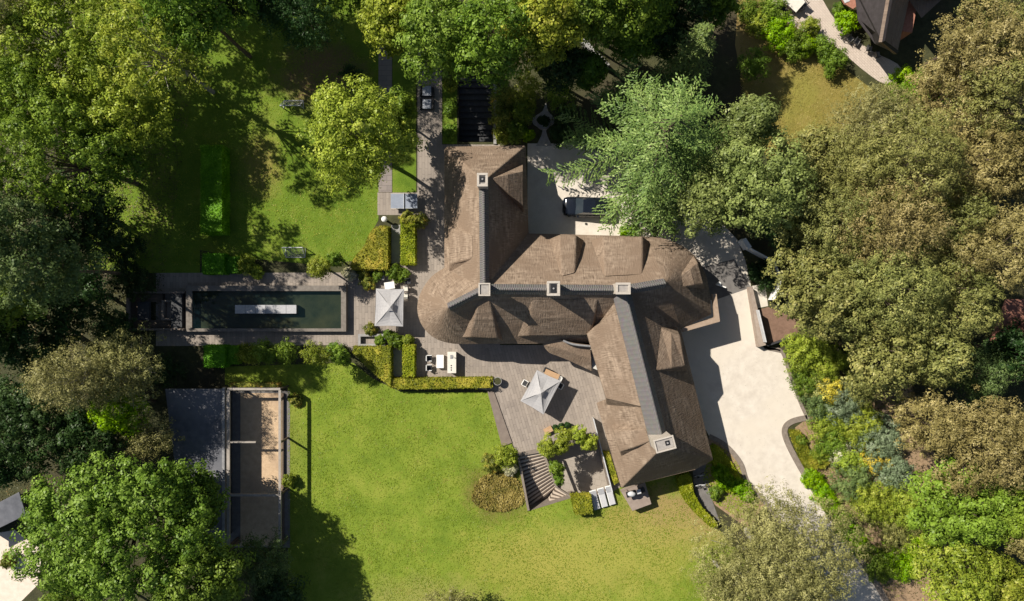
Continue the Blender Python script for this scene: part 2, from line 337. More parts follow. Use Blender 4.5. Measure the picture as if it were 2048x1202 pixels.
struct(sheet('lawn', [(150, -120), (757, -120), (757, 440), (700, 540), (560, 546), (180, 546), (150, 300)], .006, lawn_n))
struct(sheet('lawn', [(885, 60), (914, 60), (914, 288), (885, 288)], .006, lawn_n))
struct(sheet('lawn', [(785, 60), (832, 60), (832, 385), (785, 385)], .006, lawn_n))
struct(sheet('lawn', [(1480, -60), (1560, -60), (1640, 100), (1760, 190), (1700, 320), (1540, 330), (1500, 240), (1470, 90)], .006, lawn_d))
struct(sheet('terrace', [(312, 546), (700, 545), (700, 530), (800, 530), (800, 430), (755, 430), (755, 385), (835, 385), (835, 60), (884, 60), (884, 289), (1000, 289), (1000, 700), (1212, 700), (1240, 975), (1222, 985), (1195, 873), (1085, 903), (1035, 912), (984, 782), (780, 752), (690, 690), (312, 692)], .012, pave))
struct(sheet('terrace', [(975, 690), (1212, 690), (1212, 850), (1197, 872), (1085, 902), (1036, 911), (1000, 800)], .018, paveside))
struct(sheet('path', [(757, -60), (784, -60), (784, 384), (757, 384)], .015, pathm))
struct(sheet('planting_bed', [(400, 546), (400, 500), (480, 515), (640, 530), (700, 522), (730, 530), (700, 546)], .009, soil))
struct(sheet('planting_bed', [(400, 692), (720, 692), (720, 725), (400, 735)], .009, soil))
gr = gravel()
drive_r = spline([(1500, 560), (1508, 620), (1522, 690), (1560, 700), (1575, 735), (1598, 800), (1614, 835)], 5)
bulge = spline([(1614, 835), (1585, 842), (1570, 855), (1572, 878), (1595, 925), (1640, 1000), (1690, 1075), (1760, 1180), (1820, 1300)], 6)
drive_l = spline([(1700, 1300), (1640, 1180), (1585, 1080), (1530, 1005), (1495, 965), (1480, 925), (1450, 890), (1418, 872)], 6)
drive_pts = [(1055, 287), (1140, 287), (1300, 300), (1420, 420), (1475, 480), (1490, 520)] + drive_r + bulge[1:] + drive_l + [(1330, 700), (1055, 480)]
struct(sheet('driveway', drive_pts, .010, gr))
struct(sheet('forecourt', [(1395, 537), (1468, 518), (1502, 575), (1430, 600), (1395, 600)], .016, asph))
struct(sheet('path', spline([(1072, 292), (1085, 262), (1068, 250), (1066, 236), (1085, 222), (1092, 205), (1096, 222), (1108, 236), (1106, 250), (1092, 262), (1104, 292)], 3), .016, nmat('grey_gravel', (.3, .28, .25), (.42, .39, .35), 3, bump=.02, bscale=25)))
struct(sheet('path', spline([(1520, -30), (1575, 45), (1660, 85), (1720, 135), (1770, 168), (1800, 150), (1795, 128), (1740, 100), (1690, 60), (1660, 25), (1630, -30)], 3), .012, neighpave))
struct(sheet('neighbour_terrace', [(-60, 1075), (30, 1060), (85, 1100), (75, 1170), (30, 1215), (-60, 1215)], .012, nmat('pale_terrace', (.62, .52, .43), (.74, .64, .54), 2)))
shed = root('garden_shed', 'dark grey flat roof of a shed at the left edge above the pale terrace', 'shed', P(10, 1030))
_m = MB(); _m.prism([P(*p, 2.4)[:2] for p in [(-60, 1035), (38, 984), (52, 1030), (-60, 1085)]], 2.25, 2.4); _m.build('roof', flatroof, shed, bevel=.03)
_m = MB(); _m.prism([P(*p, 2.4)[:2] for p in [(-56, 1040), (34, 992), (46, 1026), (-56, 1076)]], 0, 2.25); _m.build('wall', anth, shed)
struct(sheet('planting_bed', [(1418, 872), (1450, 890), (1480, 925), (1495, 965), (1530, 1005), (1500, 1060), (1430, 1010), (1400, 960), (1395, 930)], .008, mulch))
struct(sheet('planting_bed', [(1590, 855), (1800, 700), (1900, 1000), (2100, 1300), (1840, 1300), (1760, 1170), (1690, 1065), (1640, 990), (1602, 925)], .008, mulch))
# dark edging stones along the drive (real kerbs)
def kerb(pts, wpx, name, z=.1, m=stone):
    mb = MB(); q = [Vector(P(*p)).xy for p in pts]
    for i in range(len(q)):
        pass
    n = len(q); off = []
    for i in range(n):
        d = (q[min(i+1, n-1)]-q[max(i-1, 0)]).normalized(); off.append(Vector((-d.y, d.x))*(wpx/20/2))
    for i in range(n-1):
        a, b, oa, ob = q[i], q[i+1], off[i], off[i+1]
        A, B, C_, D = a+oa, b+ob, b-ob, a-oa
        mb.face((A.x, A.y, z), (B.x, B.y, z), (C_.x, C_.y, z), (D.x, D.y, z))
        mb.face((A.x, A.y, 0), (B.x, B.y, 0), (B.x, B.y, z), (A.x, A.y, z))
        mb.face((D.x, D.y, z), (C_.x, C_.y, z), (C_.x, C_.y, 0), (D.x, D.y, 0))
    for i in (0, n-1):
        a, o_ = q[i], off[i]
        mb.face((a.x+o_.x, a.y+o_.y, 0), (a.x-o_.x, a.y-o_.y, 0), (a.x-o_.x, a.y-o_.y, z), (a.x+o_.x, a.y+o_.y, z))
    o = mb.build(name, m, weld=True); struct(o); return o
kerb([(1560, 702)]+drive_r[11:]+[(1618, 838)], 6, 'kerb')
kerb(bulge, 11, 'kerb')
kerb(drive_l, 9, 'kerb')

# walls of the sunken patio, its floor, and the ramp
def pitwalls(pts, zb, m, name, label, cat):
    mb = MB(); n = len(pts)
    for i in range(n):
        a = P(*pts[i]); b = P(*pts[(i+1) % n])
        mb.face((a[0], a[1], .02), (b[0], b[1], .02), (b[0], b[1], zb), (a[0], a[1], zb))
    return tag(mb.build(name, m), label, cat)
DP = -2.5
pitwalls(HOLE_PATIO, DP, stone, 'retaining_wall', 'brown stone retaining wall round the sunken patio beside the house', 'wall')
struct(sheet('patio', HOLE_PATIO, DP, patiom))
pitwalls([HOLE_RAMP[k] for k in range(4)], -2.6, anth, 'ramp_wall', 'dark retaining wall lining the sunken ramp north of the house', 'wall')
mb = MB(); a, b, c, d = [P(*p) for p in HOLE_RAMP]
for k in range(12):
    y0 = a[1]+(d[1]-a[1])*k/12; y1 = a[1]+(d[1]-a[1])*(k+1)/12; z = -.2*(k+1)
    mb.face((a[0], y1, z), (b[0], y1, z), (b[0], y0, z), (a[0], y0, z)); mb.face((a[0], y0, z+.2), (a[0], y0, z), (b[0], y0, z), (b[0], y0, z+.2))
tag(mb.build('sunken_stairs', anth), 'wide dark stairs sinking towards the north end of the house', 'stairs')
mb = MB(); mb.bar(P(990, 160, .1), P(990, 288, .1), .3, .2); tag(mb.build('coping', conc), 'pale coping strip along the right edge of the dark sunken stairs', 'coping')

# ------------------------------------------------------------------ foliage
def leaf_mesh(cen, nor, size, asp=.6, tdir=None):
    n = len(cen)
    nor = nor/np.maximum(np.linalg.norm(nor, axis=1, keepdims=True), 1e-6)
    r = rng.normal(size=(n, 3)) if tdir is None else tdir
    u = np.cross(nor, r); u /= np.maximum(np.linalg.norm(u, axis=1, keepdims=True), 1e-6)
    v = np.cross(nor, u)
    if tdir is not None: u, v = v, u
    s = size.reshape(-1, 1)
    V = np.empty((n, 4, 3), np.float32)
    V[:, 0] = cen-u*s; V[:, 1] = cen-v*s*asp+nor*s*.12; V[:, 2] = cen+u*s; V[:, 3] = cen+v*s*asp+nor*s*.12
    return V.reshape(-1, 3)
def mesh_quads(name, V, m):
    n = len(V)//4
    me = bpy.data.meshes.new(name); me.vertices.add(len(V)); me.vertices.foreach_set('co', V.astype(np.float32).ravel())
    me.loops.add(n*4); me.loops.foreach_set('vertex_index', np.arange(n*4, dtype=np.int32))
    me.polygons.add(n); me.polygons.foreach_set('loop_start', np.arange(0, n*4, 4, dtype=np.int32))
    try: me.polygons.foreach_set('loop_total', np.full(n, 4, np.int32))
    except Exception: pass
    me.update(calc_edges=True); me.materials.append(m); return me
def unit(n):
    a = rng.normal(size=(n, 3)); return a/np.linalg.norm(a, axis=1, keepdims=True)

KIND = {  # bough frac, n boughs, clump radius m, leaves per clump, leaf size, leaf aspect, spread, bough flatness
 'broad':  dict(bf=.27, nb=34, cr=.60, lp=40, ls=.20, asp=.62, flat=.6, jit=.2),
 'maple':  dict(bf=.21, nb=54, cr=.62, lp=46, ls=.20, asp=.72, flat=.65, jit=.14),
 'pine':   dict(bf=.25, nb=42, cr=.48, lp=34, ls=.17, asp=.42, flat=.6, jit=.26),
 'fine':   dict(bf=.28, nb=48, cr=.42, lp=22, ls=.155, asp=.36, flat=.55, jit=.42),
 'open':   dict(bf=.19, nb=30, cr=.55, lp=36, ls=.2, asp=.62, flat=.6, jit=.3),
 'shrub':  dict(bf=.40, nb=13, cr=.34, lp=34, ls=.12, asp=.6, flat=.75, jit=.22),
}
def crown(Rx, Hh, kind, dens=1.0, Ry=None):
    """leaf cloud: boughs on a lobed dome, clumps on boughs, leaves on clumps. origin at crown centre"""
    K = KIND[kind]; Ry = Ry or Rx
    nb = K['nb']
    ph = rng.uniform(0, 6.28, 4)
    i = np.arange(nb)+.5
    ct = 1-1.25*i/nb                      # cosine from top to a little below the equator
    az = i*2.39996+rng.normal(size=nb)*.25
    st = np.sqrt(np.clip(1-ct**2, 0, 1))
    lob = 1+.10*np.sin(2*az+ph[0])+.09*np.sin(3*az+ph[1])+.06*np.sin(5*az+ph[2])+rng.normal(size=nb)*.06*(1+K['jit'])
    rr = (1-K['bf']*.78)
    B = np.stack([Rx*rr*lob*st*np.cos(az), Ry*rr*lob*st*np.sin(az), Hh*.80*ct*(1+rng.normal(size=nb)*.07)], 1)
    # extra inner boughs
    k = nb//3; B = np.concatenate([B, unit(k)*np.array([Rx*.5, Ry*.5, Hh*.3])])
    br = math.sqrt(Rx*Ry)*K['bf']*rng.uniform(.75, 1.25, len(B))
    cen = []; nrm = []
    cr = min(K['cr'], Rx*.3)
    for b, r in zip(B, br):
        nc = max(5, int(3.0*dens*(r/cr)**2))
        d = unit(nc); d[:, 2] = np.abs(d[:, 2])*1.0-.25; d /= np.linalg.norm(d, axis=1, keepdims=True)
        c = b+d*np.array([r, r, r*K['flat']])*rng.uniform(.75, 1.12+K['jit'], (nc, 1))
        nl = K['lp']
        l = unit(nc*nl); l[:, 2] = np.abs(l[:, 2])-.22; cj = np.repeat(rng.uniform(.6, 1.25, (nc, 1)), nl, 0)
        cc = np.repeat(c, nl, 0)+l*cr*cj*np.array([1, 1, .75])*rng.uniform(.62, 1.08, (nc*nl, 1))
        cen.append(cc); nrm.append(l*1.0+np.repeat(d, nl, 0)*.45+rng.normal(size=l.shape)*.22+np.array([0, 0, .25]))
    cen = np.concatenate(cen); nrm = np.concatenate(nrm)
    size = K['ls']*rng.uniform(.6, 1.25, len(cen))*.5*1.25
    return leaf_mesh(cen, nrm, size, K['asp']), B
def conifer(Rx, Ht, droop=.14, levels=15, nbr=9):
    """open, feathery layers of branches; origin at ground"""
    C_ = []; Nn = []; T = []; S = []; limbs = []
    for lv in range(levels):
        f = lv/(levels-1)
        z = Ht*(.16+.80*f); Lb = Rx*(1-f**1.5*.92)
        for b in range(nbr if f < .8 else 5):
            a = rng.uniform(0, 6.283) if lv else b*6.283/nbr
            L_ = Lb*rng.uniform(.68, 1.08); n = max(4, int(L_/.38))
            t = np.linspace(.12, 1, n); d = np.array([math.cos(a), math.sin(a)]); side = np.array([-d[1], d[0]])
            bend = rng.normal()*.12
            px = np.outer(t*L_, d)+np.outer(bend*L_*t**2, side); pz = z+.10*L_*t-droop*L_*t**2.4
            limbs.append(((0, 0, z), (px[-1][0]*.8, px[-1][1]*.8, float(pz[-1]))))
            for j in range(n):
                tw = (.22+.55*math.sin(min(1, t[j])*2.6))*.20*L_*rng.uniform(.6, 1.1)+.22
                for sgn in (-1, 1):
                    td = d*.72+side*sgn*.75+rng.normal(size=2)*.12; td /= np.linalg.norm(td)
                    m_ = max(3, int(tw/.10)); u = np.linspace(.05, 1, m_)
                    q = np.empty((m_, 3)); q[:, :2] = px[j]+np.outer(u*tw, td)+rng.normal(size=(m_, 2))*.045; q[:, 2] = pz[j]-.18*tw*u**2+rng.normal(size=m_)*.06
                    C_.append(q); tt = np.zeros((m_, 3)); sp = rng.normal(size=(m_, 2))*.35+td; tt[:, :2] = sp; tt[:, 2] = -.15
                    T.append(tt); nn = rng.normal(size=(m_, 3))*.25; nn[:, 2] += 1; nn[:, :2] += side*sgn*.35+d*.15; Nn.append(nn)
    C_ = np.concatenate(C_); Nn = np.concatenate(Nn); T = np.concatenate(T)
    return leaf_mesh(C_, Nn, rng.uniform(.10, .19, len(C_)), .36, T), limbs

def tree(px, py, rpx, ztop, kind, pal, label, name='tree', cat='tree', group=None, rypx=None, dens=1.0, depth=None, bk=None):
    """tree whose crown is seen at photo pixel (px,py) with that radius; its top is ztop above ground"""
    zc = ztop*.66
    x, y, _ = P(px, py, zc); k = (H-zc)/H/20*(.93 if kind != 'conifer' else 1)
    Rx = rpx*k; Ry = (rypx or rpx)*k
    Hh = depth or (ztop-zc)*1.12
    r = root(name, label, cat, (x, y, 0), group)
    mb = MB(); tr = .03*Rx+.07
    if kind == 'conifer':
        V, limbs = conifer(Rx, ztop)
        for a, b in limbs[::3]: mb.tube(tuple(np.add(a, (x, y, 0))), tuple(np.add(b, (x, y, 0))), .07, .02, 5)
        mb.tube((x, y, -.05), (x, y, ztop*.97), .45, .05, 10)
    else:
        V, B = crown(Rx, Hh, kind, dens, Ry); V[:, 2] += zc
        fork = zc-Hh*.45
        fork = max(fork, ztop*.22)
        lx, ly = rng.normal()*.15, rng.normal()*.15
        mb.tube((x, y, -.05), (x+lx, y+ly, fork*.55), tr*1.25, tr*.95, 9); mb.tube((x+lx, y+ly, fork*.5), (x, y, fork), tr*.95, tr*.8, 9)
        for b in B[::2]:
            mid = (x+b[0]*.4+rng.normal()*.2, y+b[1]*.4+rng.normal()*.2, fork+(zc+b[2]-fork)*.55)
            mb.tube((x, y, fork*.9), mid, tr*.45, tr*.26, 6, False); mb.tube(mid, (x+b[0], y+b[1], zc+b[2]), tr*.26, tr*.07, 5, False)
    mb.build('trunk', bk or bark, r)
    o = bpy.data.objects.new('crown', mesh_quads('crown', V, LEAF[pal])); COL.objects.link(o); o.parent = r; WL[o.name] = Vector((x, y, 0))
    return r
def shrub(px, py, rpx, ztop, pal, label, rypx=None, name='shrub', group=None, kind='shrub', dens=1.0, cat='shrub', zb=0):
    zc = ztop*.45+zb; x, y, _ = P(px, py, zc); k = (H-zc)/H/20
    V, B = crown(rpx*k, ztop*.6, kind, dens, (rypx or rpx)*k); V[:, 2] += ztop*.45
    mb = MB(); ov = V.reshape(-1, 3)
    me = mesh_quads(name, V, LEAF[pal]); o = bpy.data.objects.new(name, me); COL.objects.link(o); o.location = (x, y, zb); WL[o.name] = Vector((x, y, zb))
    return tag(o, label, cat, group)
def inpoly(pts, X, Y):
    ins = np.zeros(len(X), bool); n = len(pts); j = n-1
    for i in range(n):
        xi, yi = pts[i]; xj, yj = pts[j]
        c = ((yi > Y) != (yj > Y)) & (X < (xj-xi)*(Y-yi)/(yj-yi+1e-12)+xi); ins ^= c; j = i
    return ins
def hedge(pts, z, pal, label, px=True, group=None, dens=95, ls=.075, name='hedge'):
    """clipped hedge: a solid block skinned with small leaves"""
    q = [P(p[0], p[1], z)[:2] for p in pts] if px else pts
    mb = MB(); cx = sum(p[0] for p in q)/len(q); cy = sum(p[1] for p in q)/len(q)
    A = np.array(q); lo, hi = A.min(0), A.max(0)
    n = int((hi-lo).prod()*dens)
    X = rng.uniform(lo[0], hi[0], n); Y = rng.uniform(lo[1], hi[1], n); k = inpoly(q, X, Y); X, Y = X[k], Y[k]
    C_ = [np.stack([X, Y, z+np.abs(rng.normal(size=len(X)))*.06+.05*np.sin(X*3)*np.cos(Y*2.3)], 1)]; N_ = [np.array([0, 0, 1])+rng.normal(size=(len(X), 3))*.55]
    area = sum(q[i][0]*q[(i+1) % len(q)][1]-q[(i+1) % len(q)][0]*q[i][1] for i in range(len(q)))
    sg = 1 if area > 0 else -1
    for i in range(len(q)):
        a, b = np.array(q[i]), np.array(q[(i+1) % len(q)]); L_ = np.linalg.norm(b-a)
        m_ = int(L_*z*dens)+2; t = rng.uniform(0, 1, m_); zz = rng.uniform(.02, z, m_)
        nn = np.array([(b-a)[1], -(b-a)[0]])/max(L_, 1e-6)*sg
        p = a+np.outer(t, b-a)+np.outer(rng.normal(size=m_)*.035, nn)
        C_.append(np.column_stack([p, zz])); N_.append(np.array([nn[0], nn[1], .1])+rng.normal(size=(m_, 3))*.5)
    C_ = np.concatenate(C_); N_ = np.concatenate(N_)
    V = leaf_mesh(C_, N_, rng.uniform(.7, 1.3, len(C_))*ls, .6)
    s = .96
    qi = [(cx+(p[0]-cx)*s, cy+(p[1]-cy)*s) for p in q]
    if sg < 0: qi = qi[::-1]
    nq = len(qi); nV = len(V)
    core = [(p[0], p[1], 0) for p in qi]+[(p[0], p[1], z-.05) for p in qi]
    faces = [tuple(range(i, i+4)) for i in range(0, nV, 4)]
    faces += [tuple(nV+nq+k for k in range(nq))]+[(nV+k, nV+(k+1) % nq, nV+nq+(k+1) % nq, nV+nq+k) for k in range(nq)]
    me = bpy.data.meshes.new(name); allv = [(v[0]-cx, v[1]-cy, v[2]) for v in V.tolist()]+[(v[0]-cx, v[1]-cy, v[2]) for v in core]
    me.from_pydata(allv, [], faces); me.materials.append(LEAF[pal])
    o = bpy.data.objects.new(name, me); COL.objects.link(o); o.location = (cx, cy, 0); WL[o.name] = Vector((cx, cy, 0))
    return tag(o, label, 'hedge', group)

def tufts(pts, n, pal, name='grass', sz=(.04, .10), holes=()):
    q = [P(*p)[:2] for p in pts]; A = np.array(q); lo, hi = A.min(0), A.max(0)
    lo = np.maximum(lo, -56); hi = np.minimum(hi, 56); lo[1] = max(lo[1], -34); hi[1] = min(hi[1], 34)
    X = rng.uniform(lo[0], hi[0], n); Y = rng.uniform(lo[1], hi[1], n); k = inpoly(q, X, Y)
    # tufts gather in loose drifts
    dn = np.sin(X*1.3+2*np.sin(Y*.7))+np.sin(Y*1.7+1.5*np.sin(X*.9))+np.sin((X+Y)*.45)*1.2
    k &= (dn*.35+rng.normal(size=n)*1.0) > 0
    X, Y = X[k], Y[k]; m_ = len(X)
    nn = rng.normal(size=(m_, 3))*.3; nn[:, 2] += 1
    V = leaf_mesh(np.stack([X, Y, np.full(m_, .02)+rng.uniform(0, .015, m_)], 1), nn, rng.uniform(*sz, m_), .35)
    o = bpy.data.objects.new(name, mesh_quads(name, V, LEAF[pal])); COL.objects.link(o)
    o['kind'] = 'stuff'; o['label'] = 'short grass tufts growing in the lawn'; return o
LEAF['turf'] = leafmat('turf_blades', (.12, .175, .018), (.18, .23, .03), (.27, .26, .06), trans=.08, patch=.5)
LEAF['dryturf'] = leafmat('dry_turf_blades', (.17, .16, .04), (.28, .23, .065), (.38, .31, .12), trans=.08, patch=.5)
LEAF['mound'] = leafmat('brown_green_cover', (.13, .12, .03), (.24, .19, .06), (.34, .28, .1), trans=.1, patch=.6)
LEAF['litter'] = leafmat('leaf_litter', (.04, .045, .015), (.11, .1, .04), (.24, .18, .09), trans=.1, patch=.5)
LAWN_S = [(450, 728), (702, 722), (745, 757), (800, 783), (985, 785), (1030, 905), (1035, 912), (1057, 1022), (1145, 995), (1178, 1003), (1222, 985), (1236, 975), (1300, 955), (1352, 950), (1375, 1010), (1430, 1050), (1520, 1150), (1560, 1320), (576, 1320), (576, 775), (450, 770)]
tufts(LAWN_S, 150000, 'turf')
tufts([(150, -20), (757, -20), (757, 440), (700, 530), (560, 525), (180, 535), (150, 300)], 70000, 'turf')
tufts([(1480, -20), (1560, -20), (1640, 100), (1700, 170), (1690, 320), (1540, 330), (1480, 200)], 30000, 'dryturf')
tufts([(-60, -60), (420, -60), (300, 760), (300, 960), (80, 1000), (-60, 1000)], 60000, 'litter', 'leaf_litter', (.06, .14))
tufts([(1570, 300), (2100, 300), (2100, 1300), (1780, 1180), (1640, 960), (1600, 700)], 60000, 'litter', 'leaf_litter', (.06, .14))
tufts([(1590, 855), (1800, 700), (1800, 1200), (1760, 1170), (1690, 1065), (1640, 990), (1606, 925)], 14000, 'turf', 'ground_cover', (.06, .13))
tufts([(1424, 885), (1450, 900), (1478, 930), (1490, 965), (1520, 1005), (1500, 1050), (1430, 1005), (1405, 960)], 9000, 'turf', 'ground_cover', (.06, .13))
tufts([(1400, 680), (1560, 705), (1610, 840), (1600, 940), (1500, 950), (1440, 880)], 500, 'litter', 'leaf_litter', (.015, .04))
tufts([(700, 545), (890, 545), (1000, 700), (1190, 700), (1190, 870), (1036, 905), (990, 750), (850, 745)], 1100, 'litter', 'leaf_litter', (.025, .06))
exec_parts = []
# ------------------------------------------------------------------ the thatched house
house = root('thatched_house', 'big brown thatched house with several wings and stone chimneys in the middle of the photo', 'house', P(1100, 600))
ZE, ZR = 3.6, 9.2
A = P(967, 362, ZR); B = P(969, 578, ZR); C0 = P(1248, 580, ZR); D = P(1330, 566, 9.0); E = P(897, 614, 8.1); F = P(1327, 892, ZR)
NW = P(892, 293, ZE); NE = P(1052, 290, 3.1); V1 = P(1058, 466, ZE)
roof = MB()
apse = spline([(888, 535, ZE), (863, 552, ZE), (843, 580, ZE), (834, 610, ZE), (838, 640, ZE), (853, 664, ZE), (875, 680, ZE), (905, 688, ZE), (941, 689, ZE)], 4)
apse = [P(*p) for p in apse]
roof.face(A, P(888, 300, ZE), apse[0], B)
roof.face(A, NE, NW); roof.face(A, NW, P(888, 300, ZE))
roof.face(A, B, V1, NE)
roof.face(B, apse[0], E)
for i in range(len(apse)-1): roof.face(E, apse[i], apse[i+1])
roof.face(B, E, apse[-1])
S1 = P(1073, 688, ZE); S2 = P(1180, 686, ZE)
roof.face(B, apse[-1], S1, S2, C0)
nec = [P(*p) for p in spline([(1290, 472, ZE), (1330, 477, ZE), (1366, 492, ZE), (1394, 516, ZE), (1411, 546, ZE), (1419, 578, ZE), (1424, 629, ZE)], 4)]
roof.face(B, C0, nec[0], V1); roof.face(C0, D, nec[0])
for i in range(len(nec)-1): roof.face(D, nec[i+1], nec[i])
SEV = P(1362, 658, ZE)
roof.face(D, SEV, nec[-1]); roof.face(D, C0, SEV)
SW = P(1242, 977, ZE); SE = P(1427, 920, ZE)
wplane = (C0, F, SW)
roof.face(C0, F, SE, SEV)
roof.face(F, SW, P(1392, 940, ZE), SE)
roof.face(C0, onplane(1176, 668, *wplane), onplane(1213, 798, *wplane), P(1192, 806, ZE), SW, F)
ro = roof.build('roof', thatchm, house, uv='roof', weld=True)
sm = ro.modifiers.new('s', 'SOLIDIFY'); sm.thickness = .34; sm.offset = -1
bv = ro.modifiers.new('b', 'BEVEL'); bv.width = .24; bv.segments = 4; bv.limit_method = 'ANGLE'; bv.angle_limit = R(12)

def dormer(pl, up1, up2, lo1, lo2, z, s1, s2, front=glassm, label=None):
    """raised wedge of thatch: up = pixels on the slope, lo = pixels of the lifted eave at height z, s = pixels on the slope where the cheeks land"""
    a = onplane(*up1, *pl, lift=.08); b = onplane(*up2, *pl, lift=.08); c = P(*lo2, z); d = P(*lo1, z)
    e = onplane(*s1, *pl, lift=-.05); f = onplane(*s2, *pl, lift=-.05)
    mb = MB()
    ab = tuple((np.array(a)+np.array(d))/2+np.array([0, 0, .18])); bc = tuple((np.array(b)+np.array(c))/2+np.array([0, 0, .18]))
    mb.face(a, ab, bc, b); mb.face(ab, d, c, bc)
    mb.face(a, e, d, ab); mb.face(b, bc, c, f)
    th = .3
    mb.face(d, (d[0], d[1], d[2]-th), (c[0], c[1], c[2]-th), c)
    mb.face(d, e, (e[0], e[1], e[2]-.3), (d[0], d[1], d[2]-th)); mb.face(c, (c[0], c[1], c[2]-th), (f[0], f[1], f[2]-.3), f)
    o = mb.build('dormer', thatchm, house, uv='roof', weld=True)
    bv = o.modifiers.new('b', 'BEVEL'); bv.width = .15; bv.segments = 2; bv.limit_method = 'ANGLE'; bv.angle_limit = R(20)
    g = MB(); ctr = Vector(((a[0]+b[0])/2, (a[1]+b[1])/2, 0)); dd, cc = Vector(d), Vector(c)
    inn = (ctr-(dd+cc)/2); inn.z = 0; inn = inn.normalized()*.3
    p0, p1 = dd.lerp(cc, .08)+inn, dd.lerp(cc, .92)+inn
    g.face((p0.x, p0.y, z-.28), (p1.x, p1.y, z-.28), (p1.x, p1.y, z-1.3), (p0.x, p0.y, z-1.3)); g.build('window', glassm, o)
    return o
nplane = (B, C0, V1)
dormer(nplane, (1122, 552), (1150, 545), (1118, 470), (1152, 470), 5.7, (1099, 478), (1168, 480))
dormer(nplane, (1208, 552), (1284, 548), (1206, 472), (1285, 473), 5.7, (1182, 480), (1299, 482))
wp = (A, B, P(888, 300, ZE))
dormer(wp, (945, 470), (945, 516), (896, 458), (898, 527), 5.3, (893, 440), (897, 549))
ep = (A, B, NE)
dormer(ep, (985, 357), (987, 361), (1046, 342), (1046, 412), 6.0, (1046, 326), (1048, 428))
sp_ = (B, C0, S1)
dormer(sp_, (958, 600), (980, 600), (940, 675), (996, 677), 5.3, (918, 676), (1008, 684))
dormer(sp_, (1064, 600), (1196, 598), (1057, 672), (1180, 671), 5.3, (1032, 674), (1186, 680))
dormer(wplane, (1240, 612), (1293, 815), (1174, 668), (1212, 796), 5.8, (1168, 662), (1213, 810))
dormer(wplane, (1290, 857), (1299, 882), (1227, 862), (1240, 903), 5.5, (1224, 850), (1243, 913))
e2 = (C0, F, SE)
dormer(e2, (1322, 655), (1312, 741), (1361, 672), (1371, 732), 6.0, (1352, 652), (1377, 744))
ne_pl = (D, nec[12], nec[18])
dormer(ne_pl, (1362, 548), (1366, 574), (1396, 524), (1408, 568), 5.5, (1388, 510), (1412, 578))

def ridge(p, q, wl, wr, h=.12, m=tile):
    """inverted-V tile capping along a ridge; wl / wr = horizontal reach to each side"""
    a, b = Vector(p), Vector(q); d = (b-a).normalized(); s = Vector((-d.y, d.x, 0)).normalized(); up = Vector((0, 0, 1))
    mb = MB()
    def P_(c, o, z): return tuple(c+s*o+up*z)
    sl = 1.08
    prof = [(wl, .10-wl*sl+.0), (wl*.96, .20-wl*sl), (.18, .02+h), (0, .10+h), (-.18, .02+h), (-wr*.96, .20-wr*sl), (-wr, .10-wr*sl)]
    for i in range(len(prof)-1):
        o0, z0 = prof[i]; o1, z1 = prof[i+1]
        mb.face(P_(a, o0, z0), P_(b, o0, z0), P_(b, o1, z1), P_(a, o1, z1))
    mb.face(*[P_(a, o, z) for o, z in prof]); mb.face(*[P_(b, o, z) for o, z in prof[::-1]])
    # a proud rounded tile run on the very top
    mb.tube(tuple(a+up*(.1+h)), tuple(b+up*(.1+h)), .13, .13, 8)
    return mb.build('ridge_capping', m, ro, uv='roof')
ridge(A, B, .42, .42); ridge(B, C0, .45, .45); ridge(C0, D, .42, .42); ridge(Vector(B), E, .38, .38)
ridge(F, C0, .95, .6, m=slate)
def chimney(c, w_, d_, ztop, rz=0, zb=6.0, style='lid', hole=(0, 0, .3, .3)):
    x, y, _ = P(*c, ztop)
    mb = MB(); mb.box((x, y, (ztop+zb)/2), (w_*.88, d_*.88, ztop-zb-.02), rz); ch = mb.build('chimney', cbody, ro)
    c2 = MB(); co, si = math.cos(rz), math.sin(rz); t = .13 if style == 'grey' else .2
    for ox, oy, sx_, sy_ in ((0, d_/2-t/2, w_, t), (0, -d_/2+t/2, w_, t), (w_/2-t/2, 0, t, d_-2*t), (-w_/2+t/2, 0, t, d_-2*t)):
        c2.box((x+ox*co-oy*si, y+ox*si+oy*co, ztop+.08), (sx_, sy_, .2), rz)
    c2.build('chimney_cap', ctop, ch, bevel=.02)
    l = MB(); l.box((x, y, ztop+.03), (w_-.3, d_-.3, .08), rz); l.build('lid', clid, ch)
    if hole:
        u, v, a, b = hole; fl = MB(); fl.box((x+u*co-v*si, y+u*si+v*co, ztop+.09), (a, b, .06), rz); fl.build('flue', blackm, ch)
        fl = MB(); fl.tube((x+u*co-v*si, y+u*si+v*co, ztop+.1), (x+u*co-v*si, y+u*si+v*co, ztop+.2), .08, .08, 8); fl.build('flue_pipe', conc, ch)
    return ch
clid = nmat('chimney_lid', (.27, .25, .23), (.38, .35, .32), 4)
chimney((965, 360), .92, 1.15, 10.9, hole=(0, .05, .4, .5)); chimney((969, 579), 1.0, 1.1, 10.9, style='grey', hole=None); chimney((1107, 577), 1.1, 1.25, 10.9, hole=(0, 0, .5, .75))
chimney((1246, 577), 1.25, 1.0, 10.9, hole=None); chimney((1329, 888), 1.75, 1.15, 10.9, R(15), style='grey', hole=(.25, .05, .38, .38))
